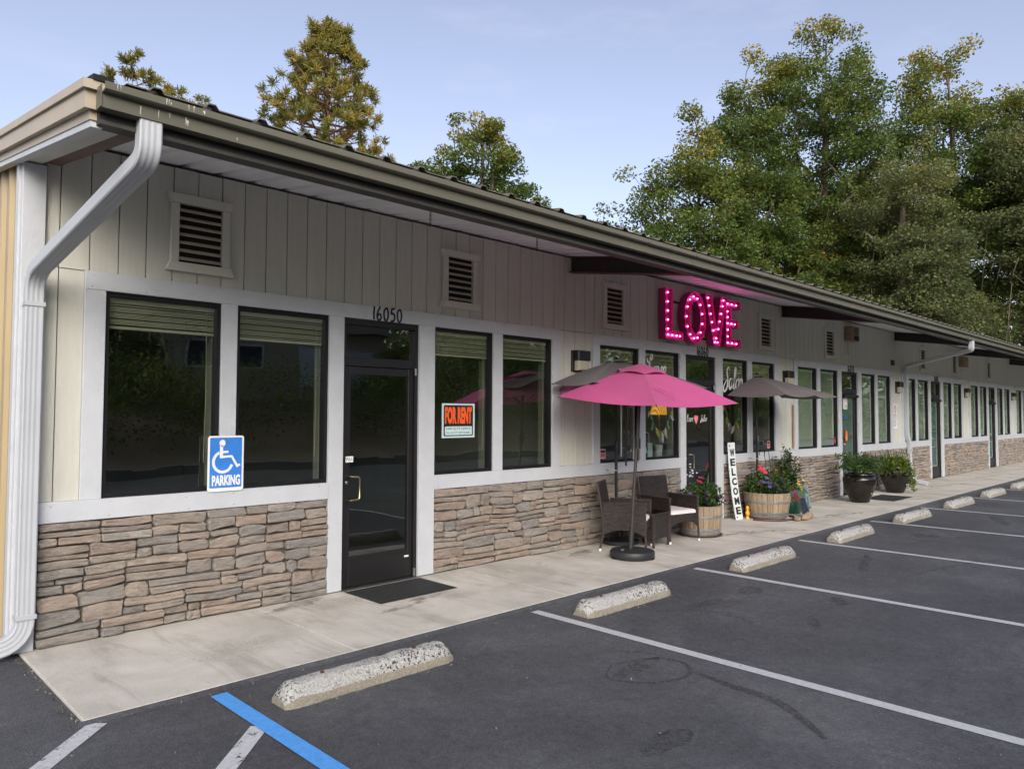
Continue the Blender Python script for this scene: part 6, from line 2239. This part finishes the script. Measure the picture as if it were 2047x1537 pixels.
# ================================================================== TREES
def build_tree(name, lab, base, lobes, seed, n_clump, per, leaf_size, leafmat, barkmat, trunk_r, spread, group=None, cat='tree', trunk_top=None, shell=.55, zmin=0.0, lean=(0, 0), extra_low=None, mesh_kind=None):
    """lobes: list of (dx, dy, z, rx, ry, rz) ellipsoids relative to base; branches connect every leaf clump to the trunk"""
    rg = np.random.default_rng(seed)
    o = thing(name, lab, cat, (base[0], base[1], -.3), group=group)
    vol = np.array([l[3] * l[4] * l[5] for l in lobes]) ** .8
    pr = vol / vol.sum()
    C = []
    while len(C) < n_clump:
        l = lobes[rg.choice(len(lobes), p=pr)]
        d = rg.normal(0, 1, 3)
        d /= np.linalg.norm(d)
        r_ = shell + (1 - shell) * rg.uniform(0, 1) if rg.random() < .8 else rg.uniform(.15, 1) ** .6
        p = np.array([l[0] + d[0] * l[3] * r_, l[1] + d[1] * l[4] * r_, l[2] + d[2] * l[5] * r_])
        if p[2] > zmin:
            C.append(p)
    C = np.array(C)
    top = trunk_top or max(l[2] for l in lobes)
    # trunk nodes
    nodes, par = [], []
    nt_ = 12
    for i in range(nt_ + 1):
        t_ = i / nt_
        wob = .02 * top * np.array([math.sin(3.1 * t_ + seed), math.cos(2.3 * t_ + seed * 2)]) * t_
        nodes.append(np.array([lean[0] * t_ + wob[0], lean[1] * t_ + wob[1], top * t_]))
        par.append(i - 1)
    order_ = np.argsort(np.linalg.norm(C[:, :2] - np.array(lean)[None] * (C[:, 2:3] / top), axis=1) + .25 * C[:, 2])
    NP_ = np.array(nodes)
    tips = []
    for ci in order_:
        c = C[ci]
        A = np.array(nodes)
        d = np.linalg.norm(A - c, axis=1) + np.maximum(0, A[:, 2] - c[2] + .15 * np.linalg.norm(A[:, :2] - c[:2], axis=1)) * 2.2
        d[:3] += 6
        j = int(np.argmin(d))
        p0 = nodes[j]
        L_ = np.linalg.norm(c - p0)
        nseg = max(2, int(L_ / (spread * 1.6)))
        prev = j
        for s_ in range(1, nseg + 1):
            t_ = s_ / nseg
            q = p0 + (c - p0) * t_ + np.array([0, 0, .10 * L_ * math.sin(math.pi * t_)]) + (rg.normal(0, .05 * L_, 3) if s_ < nseg else 0)
            nodes.append(q)
            par.append(prev)
            prev = len(nodes) - 1
        tips.append(prev)
    cnt = np.zeros(len(nodes))
    for t_ in tips:
        cnt[t_] += 1
    for i in range(len(nodes) - 1, 0, -1):
        if par[i] >= 0:
            cnt[par[i]] += cnt[i]
    rad = trunk_r * np.maximum(cnt, 1) ** .5 / max(1, cnt[0]) ** .5
    rad = np.maximum(rad, trunk_r * .035)
    mb = MB()
    for i in range(1, len(nodes)):
        a, b = nodes[par[i]], nodes[i]
        ra = rad[par[i]] if (par[i] <= nt_ and i <= nt_) else min(rad[par[i]], rad[i] * 1.25)
        if i == 1:
            ra = ra * 1.35
        mb.tube([a, b], [ra, rad[i]], 7 if rad[i] > trunk_r * .2 else 4, False)
    mb.build('trunk', barkmat, o, True, fix=False)
    return o, C, rg

def leafy(name, lab, base, lobes, seed, n_clump, per, leaf_size, leafmat='leaf_oak', barkmat='bark', trunk_r=.35, spread=.6, **kw):
    o, C, rg = build_tree(name, lab, base, lobes, seed, n_clump, per, leaf_size, leafmat, barkmat, trunk_r, spread, **kw)
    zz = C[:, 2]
    # low golden sunlight painted into the crown tops: leaf tone yellows with height
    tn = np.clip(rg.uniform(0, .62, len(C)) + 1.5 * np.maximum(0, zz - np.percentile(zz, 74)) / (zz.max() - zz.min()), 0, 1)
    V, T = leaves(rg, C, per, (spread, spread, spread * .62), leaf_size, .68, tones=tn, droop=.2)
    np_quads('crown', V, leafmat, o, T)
    return o

def pine(name, lab, base, top, r_low, z_low, seed, n_tuft, trunk_r, group):
    rg = np.random.default_rng(seed)
    o = thing(name, lab, 'tree', (base[0], base[1], -.3), group=group)
    mb = MB()
    mb.tube([(0, 0, 0), (.05, .03, top * .5), (0, 0, top - .3)], [trunk_r, trunk_r * .55, trunk_r * .10], 10, False)
    C, D = [], []
    n_br = max(8, int(n_tuft / 6))
    for i in range(n_br):
        t_ = (i + rg.uniform(0, 1)) / n_br
        z = z_low + (top - z_low) * t_ ** .95
        a = i * 2.399 + rg.uniform(-.4, .4)
        prof = (1 - ((z - z_low) / (top - z_low)) ** 3.6)
        Rr = (r_low * prof + .28) * rg.uniform(.72, 1.12)
        tip = Vector((Rr * math.cos(a), Rr * math.sin(a), z + Rr * rg.uniform(.15, .45)))
        mid = Vector((Rr * .55 * math.cos(a), Rr * .55 * math.sin(a), z + Rr * .02))
        mb.tube([(0, 0, z - .1), mid, tip], [trunk_r * .16 + .012, trunk_r * .09 + .008, .010], 5, False)
        C.append(np.array(tip)); D.append(np.array((math.cos(a), math.sin(a), .9)))
        for k_ in range(int(rg.integers(4, 8))):
            s_ = rg.uniform(.28, .97)
            p = Vector((0, 0, z)).lerp(mid, s_ / .55) if s_ < .55 else mid.lerp(tip, (s_ - .55) / .45)
            aa = a + rg.choice([-1, 1]) * rg.uniform(.5, 1.3)
            l_ = rg.uniform(.22, .55) * (.5 + .5 * prof)
            q = p + Vector((l_ * math.cos(aa), l_ * math.sin(aa), l_ * rg.uniform(.2, .9)))
            mb.tube([p, q], [.012, .007], 4, False)
            C.append(np.array(q)); D.append(np.array((math.cos(aa), math.sin(aa), .9)))
    C.append(np.array((0, 0, top))); D.append(np.array((0, 0, 1.)))
    mb.build('trunk', 'bark_pine', o, True, fix=False)
    C, D = np.array(C), np.array(D)
    D /= np.linalg.norm(D, axis=1)[:, None]
    per = 58
    n = len(C) * per
    dirs = rg.normal(0, 1, (n, 3)) + np.repeat(D, per, axis=0) * .85
    dirs /= np.linalg.norm(dirs, axis=1)[:, None]
    L_ = rg.uniform(.13, .25, (n, 1))
    P = np.repeat(C, per, axis=0) + rg.normal(0, .035, (n, 3))
    sd = np.cross(dirs, rg.normal(0, 1, (n, 3)))
    sd /= np.linalg.norm(sd, axis=1)[:, None]
    w = .016
    V = np.stack([P - sd * w * .6, P + sd * w * .6, P + dirs * L_ + sd * w * .8, P + dirs * L_ - sd * w * .8], axis=1)
    T = np.clip(np.repeat(rg.uniform(0, 1, len(C)), per) * .6 + rg.uniform(0, .4, n), 0, 1)
    np_quads('needles', V, 'needle', o, T)
    return o

GT_ = 'trees behind the shop building'
pine('pine_tree', 'tall sunlit pine rising above the roof left of centre', (12.25, 14.7), 14.5, 1.72, 7.0, 51, 640, .24, GT_)
pine('pine_tree', 'pine top poking over the roof corner at far left', (7.4, 18.3), 13.1, .60, 10.6, 52, 46, .10, GT_)
pine('pine_tree', 'tiny pine tip just over the roof, right of the corner one', (9.55, 19.9), 13.35, .60, 10.6, 53, 62, .09, GT_)
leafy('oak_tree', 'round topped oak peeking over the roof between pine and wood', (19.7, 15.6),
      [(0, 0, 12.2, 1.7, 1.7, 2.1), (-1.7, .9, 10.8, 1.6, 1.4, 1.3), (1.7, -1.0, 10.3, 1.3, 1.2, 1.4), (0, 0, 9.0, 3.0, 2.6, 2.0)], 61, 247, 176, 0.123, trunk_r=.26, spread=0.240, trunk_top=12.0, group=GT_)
def lobes_for(levels, seed, shift=(0, 0), wob=.5):
    """crown built from small lobes ringed round the axis at each (height, radius) level"""
    rg = np.random.default_rng(seed)
    out = []
    for (z, r_) in levels:
        k_ = max(2, int(2.2 * r_))
        a0 = rg.uniform(0, 6.28)
        for i in range(k_):
            a = a0 + 6.283 * i / k_ + rg.uniform(-.3, .3)
            d = r_ * rg.uniform(.45, .72)
            q = r_ * rg.uniform(.36, .52) + .35
            out.append((d * math.cos(a) + shift[0], d * math.sin(a) + shift[1], z + rg.uniform(-.7, .7), q, q, q * .72))
    return out
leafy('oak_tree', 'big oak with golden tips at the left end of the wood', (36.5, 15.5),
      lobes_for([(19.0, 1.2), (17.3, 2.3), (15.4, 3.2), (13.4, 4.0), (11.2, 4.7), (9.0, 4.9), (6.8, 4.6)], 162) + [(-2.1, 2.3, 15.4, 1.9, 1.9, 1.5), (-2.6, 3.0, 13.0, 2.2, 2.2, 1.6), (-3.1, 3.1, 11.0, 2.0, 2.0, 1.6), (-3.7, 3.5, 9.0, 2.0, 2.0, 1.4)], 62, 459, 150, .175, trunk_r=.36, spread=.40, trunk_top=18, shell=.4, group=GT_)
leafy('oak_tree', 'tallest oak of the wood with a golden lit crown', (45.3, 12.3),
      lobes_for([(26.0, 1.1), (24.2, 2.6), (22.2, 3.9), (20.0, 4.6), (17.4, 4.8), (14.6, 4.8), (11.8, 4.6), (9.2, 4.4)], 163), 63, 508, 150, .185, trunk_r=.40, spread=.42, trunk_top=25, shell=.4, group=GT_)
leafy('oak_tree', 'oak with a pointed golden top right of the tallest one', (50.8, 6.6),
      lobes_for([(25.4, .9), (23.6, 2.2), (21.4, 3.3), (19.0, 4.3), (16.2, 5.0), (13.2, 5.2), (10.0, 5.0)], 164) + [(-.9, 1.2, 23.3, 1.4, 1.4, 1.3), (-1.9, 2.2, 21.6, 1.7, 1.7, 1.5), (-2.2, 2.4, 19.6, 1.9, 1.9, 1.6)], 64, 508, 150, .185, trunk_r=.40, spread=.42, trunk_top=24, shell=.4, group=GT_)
leafy('vine_clad_oak', 'dark vine hung oak at the right edge of the photo', (47.8, 1.6),
      lobes_for([(19.2, 1.6), (17.4, 3.2), (15.0, 4.2), (12.4, 4.4), (9.8, 3.8), (7.0, 3.4), (4.6, 3.0)], 165, (.8, -1.0)), 65, 491, 150, .16, 'leaf_olive', trunk_r=.5, spread=.40, trunk_top=17, shell=.4, group=GT_)
leafy('live_oak', 'dense grey green live oak in front of the tallest oak', (42.6, 6.9),
      lobes_for([(16.2, 1.1), (14.6, 2.2), (12.6, 3.0), (10.4, 3.3), (8.0, 3.2)], 166, (.4, -.4)), 66, 295, 150, .15, 'leaf_olive', trunk_r=.38, spread=.36, trunk_top=14.5, shell=.4, group=GT_)
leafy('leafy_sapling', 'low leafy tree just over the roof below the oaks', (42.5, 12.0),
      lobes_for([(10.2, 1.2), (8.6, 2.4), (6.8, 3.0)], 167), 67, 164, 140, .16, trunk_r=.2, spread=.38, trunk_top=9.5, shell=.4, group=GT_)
leafy('bay_tree', 'bushy green tree low over the far roof end', (46.5, 4.6),
      [(0, 0, 6.4, 2.6, 2.4, 2.2), (-1.8, 1.6, 5.4, 2.0, 1.8, 1.8)], 68, 169, 192, 0.131, 'leaf_olive', trunk_r=.2, spread=0.336, trunk_top=6.2, group=GT_)
leafy('yellow_tree', 'distant sunlit yellow tree glimpsed through the oaks', (66, 17.5),
      [(0, 0, 17.5, 4.2, 4.2, 5.0), (-3, 4, 12.0, 4.2, 4.2, 4.2), (0, 0, 8.0, 5.0, 5.0, 4.0)], 69, 312, 128, 0.328, 'leaf_yellow', trunk_r=.4, spread=0.640, trunk_top=17, group=GT_)
leafy('yellow_tree', 'second distant yellow tree, low over the far roof', (72, 14.5),
      [(0, 0, 9.5, 3.4, 3.4, 3.6), (0, 0, 5.0, 3.6, 3.6, 3.0)], 70, 130, 80, .40, 'leaf_yellow', trunk_r=.3, spread=0.640, trunk_top=9, group=GT_)
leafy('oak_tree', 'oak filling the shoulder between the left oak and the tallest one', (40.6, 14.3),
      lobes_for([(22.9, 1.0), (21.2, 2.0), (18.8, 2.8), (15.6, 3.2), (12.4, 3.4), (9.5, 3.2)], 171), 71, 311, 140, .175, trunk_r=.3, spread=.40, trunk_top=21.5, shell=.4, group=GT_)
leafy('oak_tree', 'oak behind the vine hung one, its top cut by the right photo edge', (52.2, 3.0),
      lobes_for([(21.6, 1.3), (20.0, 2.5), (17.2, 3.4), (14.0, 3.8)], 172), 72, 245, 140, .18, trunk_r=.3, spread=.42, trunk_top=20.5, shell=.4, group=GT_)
# far wood closing the gaps behind the oaks
rg = np.random.default_rng(77)
C = []
for i in range(700):
    x = rg.uniform(62, 100)
    C.append((x, rg.uniform(-18, 8 + (x - 62) * .1), rg.uniform(0, 13) * (1 - .02 * abs(x - 80))))
V, T = leaves(rg, np.array(C), 34, (1.3, 1.3, 1.0), .55, .7)
tag(np_quads('far_wood', V, 'leaf_dark', None, T), 'dark distant wood closing the view behind the oaks', 'wood', kind='stuff')
# dry vines and dead twigs hanging in the dark oak
vn = thing('hanging_vines', 'bare grey vines hanging in the dark oak at the right', 'vines', (47.8, 1.6, 0))
rgv = random.Random(9)
def _vn(mb):
    for i in range(34):
        x, y, z = rgv.uniform(-3.6, 2.2), rgv.uniform(-3.4, 3.4), rgv.uniform(6.5, 12.0)
        L_ = rgv.uniform(1.2, 4.0)
        mb.tube([(x, y, z), (x + rgv.uniform(-.25, .25), y + rgv.uniform(-.25, .25), z - L_ * .5), (x + rgv.uniform(-.5, .5), y + rgv.uniform(-.5, .5), z - L_)], [.022, .018, .010], 4, False)
part('vine_strands', 'bark', _vn, False, vn)

# ================================================================== ACROSS THE ROAD (what the shop glass mirrors)
rg = np.random.default_rng(90)
for i in range(13):
    x = -22 + i * 8.2 + rg.uniform(-2, 2)
    if 11 < x < 24:
        x = 9.5 if x < 17 else 25.5
    y = -23.5 - rg.uniform(0, 7)
    hh = rg.uniform(6.5, 9.5)
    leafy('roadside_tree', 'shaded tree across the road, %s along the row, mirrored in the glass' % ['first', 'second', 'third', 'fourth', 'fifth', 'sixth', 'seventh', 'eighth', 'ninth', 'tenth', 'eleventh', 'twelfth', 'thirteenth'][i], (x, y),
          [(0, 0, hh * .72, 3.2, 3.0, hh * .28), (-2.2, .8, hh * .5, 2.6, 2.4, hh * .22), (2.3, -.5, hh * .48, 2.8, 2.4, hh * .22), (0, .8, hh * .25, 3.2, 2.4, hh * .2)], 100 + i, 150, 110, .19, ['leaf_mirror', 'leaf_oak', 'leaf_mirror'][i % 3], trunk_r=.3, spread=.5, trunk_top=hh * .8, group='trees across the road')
C = []
for i in range(1500):
    bx_, by_ = rg.uniform(-20, 80), rg.uniform(-23, -19.2)
    C.append((bx_, by_, bank_h(bx_, by_) - .1 + rg.uniform(.2, 2.3)))
V, T = leaves(rg, np.array(C), 60, (.42, .42, .34), .12, .7)
tag(np_quads('roadside_brush', V, 'leaf_mirror', None, T), 'dark brush on the bank across the road', 'brush', kind='stuff')
C = []
for i in range(900):
    C.append((rg.uniform(-60, 130), rg.uniform(-58, -38), rg.uniform(5, 12)))
V, T = leaves(rg, np.array(C), 30, (1.5, 1.5, 1.2), .7, .7)
tag(np_quads('hillside_wood', V, 'leaf_oak', None, T), 'wooded hillside beyond the road', 'wood', kind='stuff')
rb = thing('rock_border', 'low border of grey rocks along the road edge opposite the shops', 'rock border', (0, 0, 0))
rgb = random.Random(12)
def _rk(mb):
    x = -20
    while x < 80:
        w_ = rgb.uniform(.5, .95)
        mb.box(x + .01, x + w_ - .01, -16.1, -15.7 + rgb.uniform(-.06, .06), -.1, rgb.uniform(.14, .26))
        x += w_ * .98
tag(part('rock', 'border_rock', _rk, True, rb), kind='stuff')
hs = thing('cottage', 'cream cottage with a white garage door across the road', 'house', (17.2, -30.0, 2.9), R(-4))
part('wall', 'house_wall', lambda mb: mb.box(-6, 6, -3, 3, -2.0, 3.2), parent=hs)
part('roof', 'house_roof', lambda mb: mb.prism([(-3.6, 3.1), (3.6, 3.1), (0, 5.2)], lambda p, q, w: (w, p, q), -6.5, 6.5), parent=hs)
part('garage_door', 'garage_white', lambda mb: [mb.box(.5, 5.2, 3.001, 3.06, .05 + .56 * i, .59 + .56 * i) for i in range(4)], parent=hs)
for wx in (-4.4, -2.0):
    w = part('window', 'garage_white', lambda mb: mb.box(wx - .65, wx + .65, 3.001, 3.05, .9, 2.2), parent=hs)
    part('pane', 'ink_navy', lambda mb: mb.box(wx - .55, wx + .55, 3.051, 3.06, 1.0, 2.1), parent=w)
